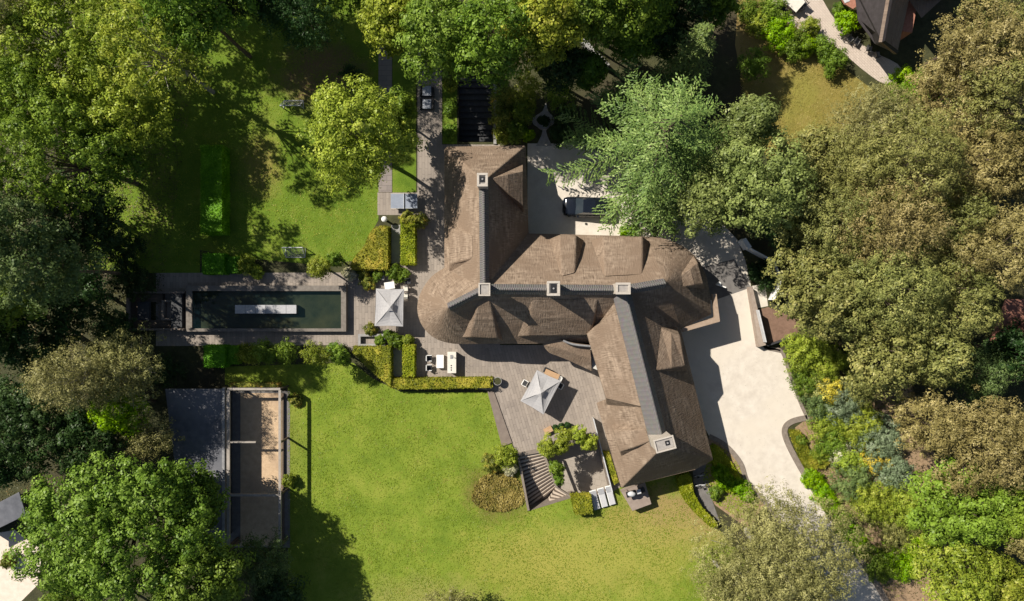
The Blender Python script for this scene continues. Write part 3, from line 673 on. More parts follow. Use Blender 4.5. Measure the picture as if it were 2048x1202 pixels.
# walls and openings
wl = MB()
def inset(pts, d=.5, z=ZE):
    q = [Vector(P(*p, z)[:2]) for p in pts]; n = len(q)
    a = sum(q[i].x*q[(i+1) % n].y-q[(i+1) % n].x*q[i].y for i in range(n)); sg = 1 if a > 0 else -1; out = []
    for i in range(n):
        e0 = (q[i]-q[i-1]).normalized(); e1 = (q[(i+1) % n]-q[i]).normalized()
        n0 = Vector((-e0.y, e0.x))*sg; n1 = Vector((-e1.y, e1.x))*sg; m = (n0+n1)
        m = m/max(.3, m.length_squared)*2; out.append(tuple(q[i]+m*d))
    return out
wl.prism(inset([(892, 293), (1053, 290), (1056, 560), (892, 560)]), 0, 3.4)
wl.prism(inset([(892, 545), (1056, 474), (1290, 474), (1330, 480), (1366, 494), (1394, 518), (1411, 548), (1419, 578), (1424, 629), (1362, 658), (1200, 684), (941, 687), (875, 678), (845, 650), (836, 610), (863, 555)]), 0, 3.37)
wl.prism(inset([(1195, 640), (1355, 655), (1427, 920), (1242, 977)], .5), 0, 3.43)
wo = wl.build('wall', wallm, house)
def opening(px, py, wd, ht, rz, z, name, nx, ny):
    x, y, _ = P(px, py, ZE); x -= nx*.5; y -= ny*.5
    f = MB(); f.box((x, y, z), (wd, .1, ht), rz); fo = f.build(name, whitem if name == 'window' else timber, house)
    g = MB(); g.box((x+nx*.06, y+ny*.06, z), (wd-.16, .03, ht-.16), rz); g.build('pane' if name == 'window' else 'door_panel', glassm if name == 'window' else anth, fo)
for y_ in (340, 400, 460, 520): opening(891, y_, 1.3, 1.3, R(90), 1.8, 'window', -1, 0)
for y_ in (330, 380, 430): opening(1054, y_, 1.2, 1.3, R(90), 1.8, 'window', 1, 0)
for x_ in (990, 1040, 1140): opening(x_, 687, 1.6, 2.1, 0, 1.15, 'window', 0, -1)
for k in range(3): opening(1210+k*14.5, 862+k*48, 1.3, 1.3, R(-73), 1.8, 'window', -.956, -.292)
for k in range(4): opening(1368+k*14, 700+k*54, 1.3, 1.4, R(-75), 1.8, 'window', .966, .26)
opening(1240, 474, 1.3, 2.1, 0, 1.1, 'door', 0, 1); 
# lit ledge round the low east corner
lg = MB()
lg.prism([P(*p, 3.6)[:2] for p in [(1425, 588), (1433, 588), (1440, 643), (1366, 664), (1364, 656), (1429, 635)]], 3.2, 3.6)
lg.build('flat_eave', nmat('ledge_board', (.3, .22, .16), (.38, .29, .22), 3), house)
# curved low porch roof at the inner corner
pr = MB()
up = [P(*p) for p in spline([(1084, 686, 3.4), (1100, 680, 3.9), (1120, 679, 4.2), (1145, 688, 4.3), (1180, 692, 4.3)], 4)]
lo = [P(*p) for p in spline([(1086, 690, 3.1), (1098, 705, 2.9), (1118, 713, 2.9), (1140, 722, 2.9), (1183, 742, 2.9)], 4)]
mi = [tuple((np.array(a_)+np.array(b_))/2+np.array([0, 0, .22])) for a_, b_ in zip(up, lo)]
for i in range(len(up)-1): pr.face(up[i], mi[i], mi[i+1], up[i+1]); pr.face(mi[i], lo[i], lo[i+1], mi[i+1])
po = pr.build('porch_roof', thatchm, house, uv='roof', weld=True); s_ = po.modifiers.new('s', 'SOLIDIFY'); s_.thickness = .25
rl = MB()
for i in range(9, len(up)-1): rl.tube((up[i][0], up[i][1], 4.7), (up[i+1][0], up[i+1][1], 4.7), .1, .1, 6)
rl.build('parapet', leadm, house)
pw = MB(); pw.prism([P(*p)[:2] for p in [(1108, 690), (1190, 695), (1190, 735), (1140, 715)]], 0, 3); pw.build('wall', wallm, house)
# ------------------------------------------------------------------ the pool and its deck
pool = root('swimming_pool', 'long dark raised swimming pool with stone rim left of the house', 'pool', P(535, 620))
def rect(x0, y0, x1, y1, z=0): return [P(x0, y0, z)[:2], P(x1, y0, z)[:2], P(x1, y1, z)[:2], P(x0, y1, z)[:2]]
ZP = .72
mb = MB(); o4 = rect(372, 571, 692, 663, ZP); i4 = rect(384, 582, 682, 657, ZP)
for k in range(4):
    a, b = o4[k], o4[(k+1) % 4]; c, d = i4[(k+1) % 4], i4[k]
    mb.face((*a, ZP), (*b, ZP), (*c, ZP), (*d, ZP)); mb.face((*a, 0), (*b, 0), (*b, ZP), (*a, ZP)); mb.face((*d, ZP), (*c, ZP), (*c, .03), (*d, .03))
mb.build('rim', nmat('pool_rim_stone', (.15, .13, .112), (.22, .195, .17), 3, bump=.004), pool, weld=True)
mb = MB(); q = rect(380, 578, 686, 660, ZP); mb.face(*[(*p, .05) for p in q]); mb.build('pool_floor', nmat('pool_floor', (.05, .065, .06), (.15, .14, .10), .5, c3=(.22, .17, .1)), pool)
wm = bpy.data.materials.new('pool_water'); wm.use_nodes = True; t = wm.node_tree; N = t.nodes; L = t.links; N.remove(N['Principled BSDF'])
tr = N.new('ShaderNodeBsdfTransparent'); tr.inputs[0].default_value = (.62, .7, .6, 1); gl = N.new('ShaderNodeBsdfGlossy'); gl.inputs['Roughness'].default_value = .04
df = N.new('ShaderNodeBsdfDiffuse'); df.inputs[0].default_value = (.006, .02, .025, 1); m0 = N.new('ShaderNodeMixShader'); m0.inputs[0].default_value = .28
fr = N.new('ShaderNodeFresnel'); fr.inputs[0].default_value = 1.33; mx = N.new('ShaderNodeMixShader'); nz = N.new('ShaderNodeTexNoise'); nz.inputs['Scale'].default_value = 3
bp = N.new('ShaderNodeBump'); bp.inputs['Distance'].default_value = .05; L.new(nz.outputs['Fac'], bp.inputs['Height']); L.new(bp.outputs[0], gl.inputs['Normal'])
L.new(tr.outputs[0], m0.inputs[1]); L.new(df.outputs[0], m0.inputs[2]); L.new(fr.outputs[0], mx.inputs[0]); L.new(m0.outputs[0], mx.inputs[1]); L.new(gl.outputs[0], mx.inputs[2]); L.new(mx.outputs[0], N['Material Output'].inputs[0])
mb = MB(); mb.face(*[(*p, ZP-.1) for p in rect(382, 580, 684, 658, ZP)]); mb.build('water', wm, pool)
sl = MB(); q = rect(470, 610, 593, 627, .8)
for k in range(6):
    x0 = q[0][0]+(q[1][0]-q[0][0])*k/6; x1 = q[0][0]+(q[1][0]-q[0][0])*(k+1)/6-.03
    sl.prism([(x0, q[0][1]), (x1, q[0][1]), (x1, q[2][1]), (x0, q[2][1])], .1, .8)
tag(sl.build('stepping_slab', nmat('pale_slab', (.36, .36, .38), (.46, .46, .47), 5)), 'pale row of slabs standing in the middle of the dark pool', 'slab')
spa = root('sunken_lounge', 'dark timber lounge pit with benches at the left end of the pool', 'lounge', P(320, 620))
mb = MB()
for q in (rect(262, 583, 268, 660), rect(262, 583, 376, 587), rect(262, 656, 376, 660)): mb.prism(q, 0, .9)
mb.build('surround', nmat('weathered_timber', (.15, .12, .10), (.22, .18, .15), 3), spa)
mb = MB(); mb.prism(rect(269, 588, 296, 655), 0, .55); mb.build('bench', timber, spa)
mb = MB(); mb.prism(rect(285, 603, 308, 640), .55, .95); mb.build('cushion', anth, spa)
mb = MB()
for q in (rect(296, 588, 330, 604), rect(296, 640, 350, 655)): mb = MB(); mb.prism(q, 0, .5); mb.build('bench', timber, spa)
mb = MB(); mb.prism(rect(350, 583, 371, 656), 0, .78); mb.build('deck', anth, spa)
mb = MB(); mb.prism(rect(330, 600, 334, 640), 0, .7); mb.prism(rect(334, 636, 350, 640), 0, .7); mb.prism(rect(334, 600, 350, 604), 0, .7); mb.build('fire_pit', stone, spa)

# ------------------------------------------------------------------ flat roofed building and the court
gar = root('flat_roofed_garage', 'flat grey roofed outbuilding beside the long walled court', 'building', P(400, 880))
q = [P(*p, 2.5)[:2] for p in [(330, 778), (447, 778), (447, 1092), (370, 1092)]]
mb = MB(); mb.prism(q, 2.2, 2.5); mb.build('roof', flatroof, gar, bevel=.03)
mb = MB(); cxy = np.mean(q, 0); mb.prism([tuple(cxy+(np.array(p)-cxy)*.94) for p in q], 0, 2.2); mb.build('wall', anth, gar)
mb = MB(); mb.prism([P(*p, 2.6)[:2] for p in [(444, 776), (449, 776), (449, 1094), (444, 1094)]], 2.2, 2.6); mb.build('roof_trim', leadm, gar)
struct(sheet('court_floor', [(452, 782), (580, 782), (580, 1095), (452, 1095)], .02, asph))
struct(sheet('sand_court', [(481, 786), (566, 786), (566, 1090), (481, 1090)], .026, sandm))
per = root('court_pergola', 'long open beam frame standing over the sand court', 'pergola', P(505, 935))
zf = 2.4
def beam(p0, p1, name='beam', wd=.14, ht=.2, m=None):
    mb = MB(); a, b = P(*p0, zf), P(*p1, zf); mb.bar(a, b, wd, ht); return mb.build(name, m or nmat('weathered_beam', (.28, .25, .22), (.38, .34, .3), 3), per)
beam((455, 778), (561, 778), wd=.22); beam((560, 780), (560, 1092), wd=.24); beam((455, 1092), (560, 1092)); beam((457, 780), (457, 1092), wd=.3)
beam((459, 884), (512, 884), wd=.15); beam((459, 990), (558, 990), wd=.22); 
for p in ((457, 778), (560, 778), (560, 885), (560, 990), (560, 1092), (457, 1092)):
    mb = MB(); x, y, _ = P(*p, zf); mb.box((x, y, zf/2-.05), (.16, .16, zf-.1)); mb.build('post', timber, per)
mb = MB(); x0, y0, _ = P(561, 780, zf)
for k in range(3):
    ya = P(560, 778+k*105, zf)[1]; yb = P(560, 778+(k+1)*105, zf)[1]
mb = MB(); mb.prism(rect(566, 786, 569, 1090), 0, .3); tag(mb.build('court_edging', timber), 'low timber edging along the right side of the sand court', 'edging')

# ------------------------------------------------------------------ neighbour house at the top right
nb = root('neighbour_house', 'dark steep roofed house with brick walls cut off by the top edge', 'house', P(1770, -20))
r = MB(); zr = 8.0
A1 = P(1784, -30, zr); A2 = P(1790, -200, zr); A3 = P(1764, 84, 6.2)
r.face(A1, A3, P(1818, 0, 4)); r.face(A3, P(1794, 108, 3.5), P(1818, 0, 4)); r.face(A1, P(1818, 0, 4), P(1825, -40, 4.5), P(1830, -200, 5), A2)
r.face(P(1836, -30, 8), P(1818, 0, 3.9), P(1843, 36, 3.5), P(1882, 0, 3.5)); r.face(P(1836, -30, 8), P(1882, 0, 3.5), P(1990, -60, 3.5), P(1840, -200, 8)); r.face(P(1836, -30, 8), P(1840, -200, 8), P(1822, -200, 4.6), P(1818, 0, 4.2))
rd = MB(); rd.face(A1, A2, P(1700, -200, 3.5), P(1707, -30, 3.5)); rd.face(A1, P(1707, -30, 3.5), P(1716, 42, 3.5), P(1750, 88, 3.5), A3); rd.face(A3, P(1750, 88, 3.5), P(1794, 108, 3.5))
q_ = rd.build('shaded_roof', nmat('shade_toned_thatch', (.035, .03, .03), (.06, .052, .055), 2), nb, weld=True); s_ = q_.modifiers.new('s', 'SOLIDIFY'); s_.thickness = .3  # left slope: its shade is put into the near-black colour
nr = r.build('roof', thatchd, nb, uv='roof', weld=True); s_ = nr.modifiers.new('s', 'SOLIDIFY'); s_.thickness = .3
mb = MB(); mb.prism([P(*p)[:2] for p in [(1700, -40), (1725, 15), (1758, 84), (1790, 88), (1806, 0), (1815, -160), (1700, -160)]], 0, 3); mb.build('wall', nmat('red_brick', (.3, .13, .09), (.42, .2, .14), 6, bump=.01), nb)
mb = MB(); x, y, _ = P(1690, 0, 2.6); mb.prism([P(*p, 2.6)[:2] for p in [(1668, -30), (1695, -30), (1716, 10), (1706, 18), (1690, 8)]], 2.4, 2.6); mb.build('bay_roof', nmat('red_brick', (.3, .13, .09), (.42, .2, .14), 6), nb)
mb = MB(); mb.prism([P(*p, 2.65)[:2] for p in [(1676, -20), (1693, -14), (1700, 2), (1690, 6)]], 2.45, 2.65); mb.build('skylight', gold_steel, nb)
nh = root('neighbour_roof', 'reddish tiled roof glimpsed between pines at the right edge', 'house', P(2010, 640))
r = MB(); r.face(P(1975, 690, 5), P(2010, 600, 5), P(2080, 600, 5), P(2060, 690, 7)); r.face(P(1975, 690, 5), P(2060, 690, 7), P(2070, 760, 4), P(2000, 760, 4))
o = r.build('roof', nmat('red_tiles', (.2, .09, .06), (.3, .14, .1), 5, bump=.02), nh); s_ = o.modifiers.new('s', 'SOLIDIFY'); s_.thickness = .2
mb = MB(); mb.prism([P(*p)[:2] for p in [(2000, 640), (2080, 620), (2090, 720), (2010, 720)]], 0, 4); mb.build('wall', brick, nh)

# ------------------------------------------------------------------ parasols
def parasol(corners, apex, z, label, arm=None):
    cx, cy, _ = P(*apex, z+.6)
    r = root('parasol', label, 'parasol', (cx, cy, 0), 'square grey parasols')
    mb = MB(); q = [P(*c, z) for c in corners]; ap = (cx, cy, z+.62)
    for i in range(4):
        a, b = q[i], q[(i+1) % 4]
        mid = tuple((np.array(a)+np.array(b))/2*.97+np.array([cx, cy, z])*.03+np.array([0, 0, .03])*0)
        n_ = 6
        # ruled, slightly sagging canvas panel
        for k in range(n_):
            f0, f1 = k/n_, (k+1)/n_
            def pt(f, c): 
                s = -.10*math.sin(math.pi*f); v = np.array(ap)*(1-f)+np.array(c)*f; v[2] += s; return tuple(v)
            def ptm(f, c):
                s = -.18*math.sin(math.pi*f); v = np.array(ap)*(1-f)+np.array(c)*f; v[2] += s; return tuple(v)
            if k == 0: mb.face(ap, pt(f1, a), ptm(f1, mid)); mb.face(ap, ptm(f1, mid), pt(f1, b))
            else:
                mb.face(pt(f0, a), pt(f1, a), ptm(f1, mid), ptm(f0, mid)); mb.face(ptm(f0, mid), ptm(f1, mid), pt(f1, b), pt(f0, b))
        mb.face(a, b, (b[0], b[1], b[2]-.16), (a[0], a[1], a[2]-.16))
    o = mb.build('canopy', canvas, r, weld=True)
    v = MB()
    for i in range(4):
        a, b = q[i], q[(i+1) % 4]
        f = .2; pa = tuple(np.array(ap)*(1-f)+np.array(a)*f+np.array([0, 0, .06])); pb = tuple(np.array(ap)*(1-f)+np.array(b)*f+np.array([0, 0, .06])); v.face((ap[0], ap[1], ap[2]+.14), pa, pb)
    v.build('vent', canvas, r)
    mb = MB(); mb.tube((cx, cy, 0.1), (cx, cy, z+.65), .04, .035, 10); mb.build('pole', anth, r)
    for c in q:
        mb = MB(); mb.tube((cx, cy, z+.52), (c[0], c[1], z-.03), .015, .012, 5); mb.build('rib', anth, r)
    mb = MB(); mb.box((cx, cy, .06), (.8, .8, .12)); mb.build('base', anth, r)
    return r
p1 = parasol([(752, 577), (808, 578), (806, 653), (749, 652)], (781, 614), 2.1, 'square grey parasol between the pool and the round end of the house')
p2 = parasol([(1074, 740), (1122, 762), (1087, 829), (1041, 802)], (1082, 786), 2.1, 'tilted square grey parasol in the middle of the south terrace')
# ------------------------------------------------------------------ furniture builders
def chair(px, py, rz, label, m, seatm, group, z0=0, cat='chair', name='garden_chair'):
    x, y, _ = P(px, py, z0+.4); r = root(name, label, cat, (x, y, z0), group)
    co, si = math.cos(rz), math.sin(rz)
    def T(u, v, z): return (x+u*co-v*si, y+u*si+v*co, z0+z)
    mb = MB(); mb.box(T(0, 0, .43), (.52, .52, .07), rz); mb.build('seat', seatm, r)
    mb = MB(); mb.box(T(0, .27, .68), (.52, .06, .45), rz); mb.build('backrest', m, r)
    for s in (-1, 1):
        for u in (-1, 1):
            mb = MB(); mb.tube(T(.23*s, .22*u, 0), T(.23*s, .22*u, .4), .02, .02, 6); mb.build('leg', m, r)
        mb = MB(); mb.box(T(.28*s, 0, .62), (.06, .5, .04), rz); mb.build('armrest', m, r)
    return r
def table(px, py, w_, d_, h, rz, label, m, legm, name='garden_table', z0=0, group=None, t=.06):
    x, y, _ = P(px, py, z0+h); r = root(name, label, 'table', (x, y, z0), group); co, si = math.cos(rz), math.sin(rz)
    mb = MB(); mb.box((x, y, z0+h-t/2), (w_, d_, t), rz); mb.build('tabletop', m, r, bevel=.01)
    for s in (-1, 1):
        for u in (-1, 1):
            lx, ly = s*(w_/2-.08), u*(d_/2-.08); mb = MB(); mb.box((x+lx*co-ly*si, y+lx*si+ly*co, z0+(h-t)/2), (.07, .07, h-t), rz); mb.build('leg', legm, r)
    return r
# furniture on the west end of the terrace
chair(859, 716, R(90), 'upper white framed chair with black seat on the terrace below the round thatch', whitem, blackm, 'white framed terrace chairs')
chair(859, 735, R(90), 'lower white framed chair with black seat beside the white table', whitem, blackm, 'white framed terrace chairs')
table(880, 723, .72, 1.3, .55, 0, 'plain white low table between the chairs and the cream bench', whitem, whitem, 'coffee_table', t=.3)
r = root('outdoor_counter', 'long cream outdoor counter with sink and taps on the terrace', 'counter', P(903, 725))
x, y, _ = P(903.5, 725, .95); mb = MB(); mb.box((x, y, .45), (.78, 2.0, .9)); mb.build('cabinet', creamm, r); mb = MB(); mb.box((x, y, .925), (.86, 2.1, .05)); mb.build('worktop', creamm, r, bevel=.01)
mb = MB(); mb.box((x, y+.55, .955), (.3, .4, .012)); mb.build('sink', leadm, r); mb = MB(); mb.tube((x+.22, y+.55, .95), (x+.22, y+.55, 1.2), .02); mb.tube((x+.22, y+.55, 1.2), (x+.05, y+.55, 1.2), .02); mb.build('tap', blackm, r)
for k in range(3): mb = MB(); mb.tube((x-.05, y-.3-.22*k, .95), (x-.05, y-.3-.22*k, .97), .07); mb.build('hob_ring', blackm, r)
# table tennis
r = root('table_tennis_table', 'blue grey table tennis table with net on the north terrace', 'game table', P(808, 402))
x, y, _ = P(808, 402, .76)
for s in (-1, 1): mb = MB(); mb.box((x+s*.66, y, .75), (1.3, 1.45, .04)); mb.build('tabletop', nmat('blue_grey_top', (.22, .25, .31), (.27, .3, .36), 3, rough=.4), r)
mb = MB(); mb.box((x, y, .84), (.02, 1.6, .15)); mb.build('net', whitem, r)
for s in (-1, 1):
    for u in (-1, 1): mb = MB(); mb.box((x+s*1.0, y+u*.55, .36), (.06, .06, .73)); mb.build('leg', anth, r)
mb = MB()
for u in (-1, 1): mb.box((x, y+u*.72, .773), (2.6, .02, .004))
mb.build('line', whitem, r)
# dark lounge benches in the north path
for yy, lb in ((182, 'upper'), (208, 'lower')):
    r = root('lounge_seat', lb+' pale cushioned seat with black frame on the north garden path', 'seat', P(854, yy), 'cushioned seats on the garden path'); x, y, _ = P(854, yy, .4)
    mb = MB(); mb.box((x, y, .18), (1.15, 1.05, .2)); mb.build('base', blackm, r)
    for s in (-1, 1): mb = MB(); mb.box((x+s*.62, y, .3), (.14, 1.1, .5)); mb.build('armrest', blackm, r, bevel=.02)
    mb = MB(); mb.box((x-.02, y, .36), (.9, .95, .16)); mb.build('cushion', cushion, r, bevel=.05)
# goals
def goal(px, py, w_, d_, h, rz, label):
    x, y, _ = P(px, py, h/2); r = root('football_goal', label, 'goal', (x, y, 0), 'small football goals'); co, si = math.cos(rz), math.sin(rz)
    def T(u, v, z): return (x+u*co-v*si, y+u*si+v*co, z)
    mb = MB(); a, b = T(-w_/2, d_/2, h), T(w_/2, d_/2, h); mb.tube(a, b, .05); mb.build('crossbar', gold_steel, r)
    for s in (-1, 1): mb = MB(); mb.tube(T(s*w_/2, d_/2, 0), T(s*w_/2, d_/2, h), .05); mb.build('post', gold_steel, r); mb = MB(); mb.tube(T(s*w_/2, d_/2, h), T(s*w_/2*.95, -d_/2, 0.05), .035); mb.tube(T(s*w_/2, d_/2, .05), T(s*w_/2*.95, -d_/2, 0.05), .03); mb.build('side_frame', gold_steel, r)
    mb = MB(); mb.tube(T(-w_/2*.95, -d_/2, .05), T(w_/2*.95, -d_/2, .05), .035); mb.build('ground_bar', gold_steel, r)
    mb = MB()
    for k in range(1, 14):
        u = -w_/2+w_*k/14; mb.tube(T(u, d_/2, h), T(u*.95, -d_/2, .05), .006, .006, 3, False)
    for k in range(1, 9):
        f = k/9; mb.tube(T(-w_/2*(1-.05*f), d_/2-d_*f, h*(1-f)+.05*f), T(w_/2*(1-.05*f), d_/2-d_*f, h*(1-f)+.05*f), .006, .006, 3, False)
    mb.build('net', whitem, r)
goal(588, 505, 2.0, .9, 1.1, 0, 'small grey football goal at the bottom of the shaded garden lawn')
goal(584, 206, 2.0, .8, 1.1, math.pi, 'small grey football goal at the top of the garden lawn')
# lamp standard
r = root('garden_lantern', 'round white topped lantern post beside the table tennis table', 'lamp', P(770, 440)); x, y, _ = P(768, 438, 1.2)
mb = MB(); mb.tube((x, y, 0), (x, y, 1.0), .12, .1, 10); mb.build('post', anth, r); mb = MB(); mb.dome((x, y, 1.05), .3, .3, .25); mb.tube((x, y, 1.0), (x, y, 1.05), .3, .3, 12); mb.build('lamp_head', whitem, r)
# planter frames left of the parasol
def frame(x0, y0, x1, y1, label):
    z = .5; mb = MB()
    a, b = rect(x0, y0, x1, y1, z), rect(x0+5, y0+5, x1-5, y1-5, z)
    for k in range(4):
        p, q_ = a[k], a[(k+1) % 4]; c, d = b[(k+1) % 4], b[k]
        mb.face((*p, z), (*q_, z), (*c, z), (*d, z)); mb.face((*p, 0), (*q_, 0), (*q_, z), (*p, z)); mb.face((*d, z), (*c, z), (*c, .0), (*d, .0))
    return tag(mb.build('planter', conc, weld=True), label, 'planter', 'rectangular stone planters')
frame(717, 537, 768, 560, 'open rectangular stone planter above the pool end parasol')
frame(716, 668, 770, 693, 'open rectangular stone planter below the pool end parasol')
shrub(704+24, 550, 12, .9, 'autumn', 'yellowish shrub growing in the upper stone planter'); shrub(757, 550, 11, .8, 'green', 'green shrub at the right end of the upper stone planter')
shrub(760, 682, 10, .8, 'green', 'green shrub growing in the lower stone planter')
shrub(741, 659, 12, .9, 'autumn', 'rusty shrub between the lower planter and the parasol')
# bits of seating round the parasols
table(779, 571, 1.0, .7, .6, R(8), 'bright white low table peeping out above the pool end parasol', whitem, whitem, 'coffee_table')
chair(812, 577, R(-85), 'dark framed chair right of the pool end parasol', blackm, creamm, 'dark framed chairs by the pool end parasol')
chair(812, 592, R(-92), 'second dark framed chair tucked right of the pool end parasol', blackm, creamm, 'dark framed chairs by the pool end parasol')
chair(816, 563, R(10), 'dark chair above the pair by the pool end parasol', blackm, anth, 'dark framed chairs by the pool end parasol')
table(1103, 751, 1.5, .8, .74, R(-24), 'orange wooden table half under the south terrace parasol', woodm, woodm)
chair(1117, 757, R(-115), 'white chair at the right end of the orange wooden table', whitem, whitem, 'white chairs round the wooden table')
chair(1093, 741, R(-24), 'dark chair above the orange wooden table', anth, anth, 'white chairs round the wooden table')
chair(1050, 766, R(60), 'white chair left of the south terrace parasol', whitem, creamm, 'white chairs round the wooden table')
chair(1120, 771, R(-120), 'white chair right below the orange wooden table', whitem, anth, 'white chairs round the wooden table')
mb = MB(); mb.bar(P(997+92, 864, .3), P(1104, 856, .3), .5, .5); tag(mb.build('timber_bench', woodm), 'short wooden bench left of the three pots on the terrace edge', 'bench')
for k, (px, py, lb) in enumerate([(1111, 855, 'left'), (1123, 852, 'middle'), (1135, 850, 'right')]):
    x, y, _ = P(px, py, .5); r = root('plant_pot', lb+' one of three round grey pots on the south terrace', 'plant pot', (x, y, 0), 'three round pots on the terrace')
    mb = MB(); mb.tube((x, y, 0), (x, y, .45), .2, .28, 14); mb.tube((x, y, .45), (x, y, .5), .3, .3, 14); mb.build('pot', conc, r)
    V, B = crown(.26, .2, 'shrub', .6); V[:, 2] += .55; o = bpy.data.objects.new('plant', mesh_quads('plant', V, LEAF['deep'])); COL.objects.link(o); o.parent = r; WL[o.name] = Vector((x, y, 0))
# round pot at the end of the long hedge
x, y, _ = P(995, 762, .7); r = root('tall_planter', 'round pale planter at the right end of the long hedge', 'planter', (x, y, 0)); mb = MB(); mb.tube((x, y, 0), (x, y, .8), .3, .42, 16); mb.build('pot', conc, r); mb = MB(); mb.tube((x, y, .78), (x, y, .82), .36, .36, 16); mb.build('soil', soil, r)
# terrace side boards and stairs
mb = MB(); mb.prism([P(*p)[:2] for p in [(975, 783), (987, 781), (1024, 885), (1004, 893)]], 0, .12); struct(mb.build('terrace_step', nmat('step_stone', (.17, .135, .115), (.22, .18, .15), 2)))
st = root('garden_stairs', 'striped timber and stone stairs dropping to the sunken patio', 'stairs', P(1085, 960))
def lerp(a, b, t): return (a[0]+(b[0]-a[0])*t, a[1]+(b[1]-a[1])*t)
tread = nmat('pale_tread', (.42, .35, .28), (.52, .44, .36), 3); dark_tread = nmat('dark_tread', (.09, .065, .05), (.13, .1, .08), 3)
L0, L1, R0, R1 = (1037, 914), (1058, 1018), (1085, 905), (1112, 975); n_ = 13
mt, md = MB(), MB()
for k in range(n_):
    z = -.14*(k+1)
    f0, fm, f1 = k/n_, (k+.55)/n_, (k+1)/n_
    def pp(f): return lerp(L0, L1, f), lerp(R0, R1, f)
    def q4(fa, fb): a, b = pp(fa); c, d = pp(fb); return [P(*a, z)[:2], P(*b, z)[:2], P(*d, z)[:2], P(*c, z)[:2]]
    mt.prism(q4(f0, fm), DP, z); md.prism(q4(fm, f1), DP, z-.02)
    # the last steps turn the corner along the patio
    if k >= n_-5:
        j = k-(n_-5); a = lerp((1112, 975), (1092, 1012), j/5); am = lerp((1112, 975), (1092, 1012), (j+.55)/5); b = lerp((1112, 975), (1092, 1012), (j+1)/5)
        c = lerp((1141, 994), (1120, 1003), j/5); cm = lerp((1141, 994), (1120, 1003), (j+.55)/5); d = lerp((1141, 994), (1120, 1003), (j+1)/5); zz = -1.5+.0*j+.1*j
        mt.prism([P(*p, zz)[:2] for p in (a, c, cm, am)], DP, zz); md.prism([P(*p, zz)[:2] for p in (am, cm, d, b)], DP, zz-.02)
mt.build('tread', tread, st); md.build('dark_tread', dark_tread, st)
for p0, p1 in ((L0, (1057, 1020)), ((1086, 904), (1113, 974))):
    mb = MB(); mb.bar((*P(*p0)[:2], .1), (*P(*p1)[:2], .1), .22, .2); mb.build('coping', stone, st)
mb = MB(); mb.bar((*P(1113, 974)[:2], .08), (*P(1143, 994)[:2], .08), .15, .16); mb.build('coping', stone, st)
mb = MB(); mb.prism([P(*p, 0)[:2] for p in [(1031, 906), (1082, 896), (1085, 904), (1033, 913)]], .02, .12); struct(mb.build('terrace_step', stone))
# glass balustrade along the thatched wing
bl = root('balustrade', 'long grey railing with glass between sunken patio and thatched wing', 'railing', P(1207, 915))
mb = MB(); a, b = P(1187, 838, 1.0), P(1225, 985, 1.0); mb.bar(a, b, .09, .05); mb.build('handrail', gold_steel, bl)
mb = MB(); mb.bar((a[0], a[1], .5), (b[0], b[1], .5), .02, .9); mb.build('glass_panel', nmat('railing_glass', (.3, .36, .4), (.36, .42, .45), 2, rough=.1), bl)
for k in range(6): t_ = k/5; x = a[0]+(b[0]-a[0])*t_; y = a[1]+(b[1]-a[1])*t_; mb = MB(); mb.box((x, y, .5), (.06, .06, 1.0)); mb.build('post', gold_steel, bl)
# sun loungers
for k in range(3):
    px, py = 1190+k*15.5, 1000-k*4.5; rz = R(15); x, y, _ = P(px, py, .35); co, si = math.cos(rz), math.sin(rz)
    r = root('sun_lounger', ('left', 'middle', 'right')[k]+' one of three pale sun loungers below the sunken patio', 'sun lounger', (x, y, 0), 'pale sun loungers side by side')
    mb = MB(); mb.box((x, y, .26), (.66, 1.95, .06), rz); mb.build('frame', whitem, r)
    mb = MB(); mb.box((x+si*.25, y-co*.25, .34), (.58, 1.35, .09), rz); mb.build('mattress', silverc, r, bevel=.02)
    hx, hy = x-si*.66, y+co*.66
    mb = MB(); 
    c_ = [(-.29, -.3, .32), (.29, -.3, .32), (.29, .32, .58), (-.29, .32, .58)]; W_ = [(hx+u*co-v*si, hy+u*si+v*co, z) for u, v, z in c_]; mb.face(*W_); mb.face(*[(p[0], p[1], p[2]+.08) for p in W_])
    for i in range(4): p, q_ = W_[i], W_[(i+1) % 4]; mb.face(p, q_, (q_[0], q_[1], q_[2]+.08), (p[0], p[1], p[2]+.08))
    mb.build('backrest', silverc, r, weld=True)
    for s in (-1, 1):
        for u in (-1, 1): mb = MB(); mb.box((x+s*.27*co-u*.85*si, y+s*.27*si+u*.85*co, .12), (.06, .06, .24), rz); mb.build('leg', whitem, r)
# raised stone landing with dark furniture under the south gable
mb = MB(); mb.prism([P(*p, 1.1)[:2] for p in [(1243, 985), (1290, 965), (1303, 1008), (1265, 1022)]], 0, 1.1); tag(mb.build('stone_landing', nmat('landing_stone', (.24, .19, .16), (.32, .26, .22), 2, bump=.004), bevel=.02), 'raised brown stone landing under the south gable', 'landing')
x, y, _ = P(1262, 986, 1.6); r = root('barbecue', 'black barbecue on the raised landing under the south gable', 'barbecue', (x, y, 1.1))
mb = MB()
for s in (-1, 1):
    for u in (-1, 1): mb.tube((x+s*.35, y+u*.2, 1.1), (x+s*.3, y+u*.18, 1.8), .02)
mb.build('leg', blackm, r); mb = MB(); mb.box((x, y, 1.85), (1.0, .55, .2), R(15)); mb.build('body', blackm, r, bevel=.03); mb = MB(); mb.dome((x, y, 1.95), .4, .27, .25, 14, 5); mb.build('lid', gold_steel, r)
mb = MB(); mb.box((x+.72, y+.2, 1.83), (.4, .45, .03), R(15)); mb.build('side_shelf', gold_steel, r)
chair(1283, 980, R(200), 'dark armchair right of the barbecue on the raised landing', blackm, anth, None, z0=1.1)
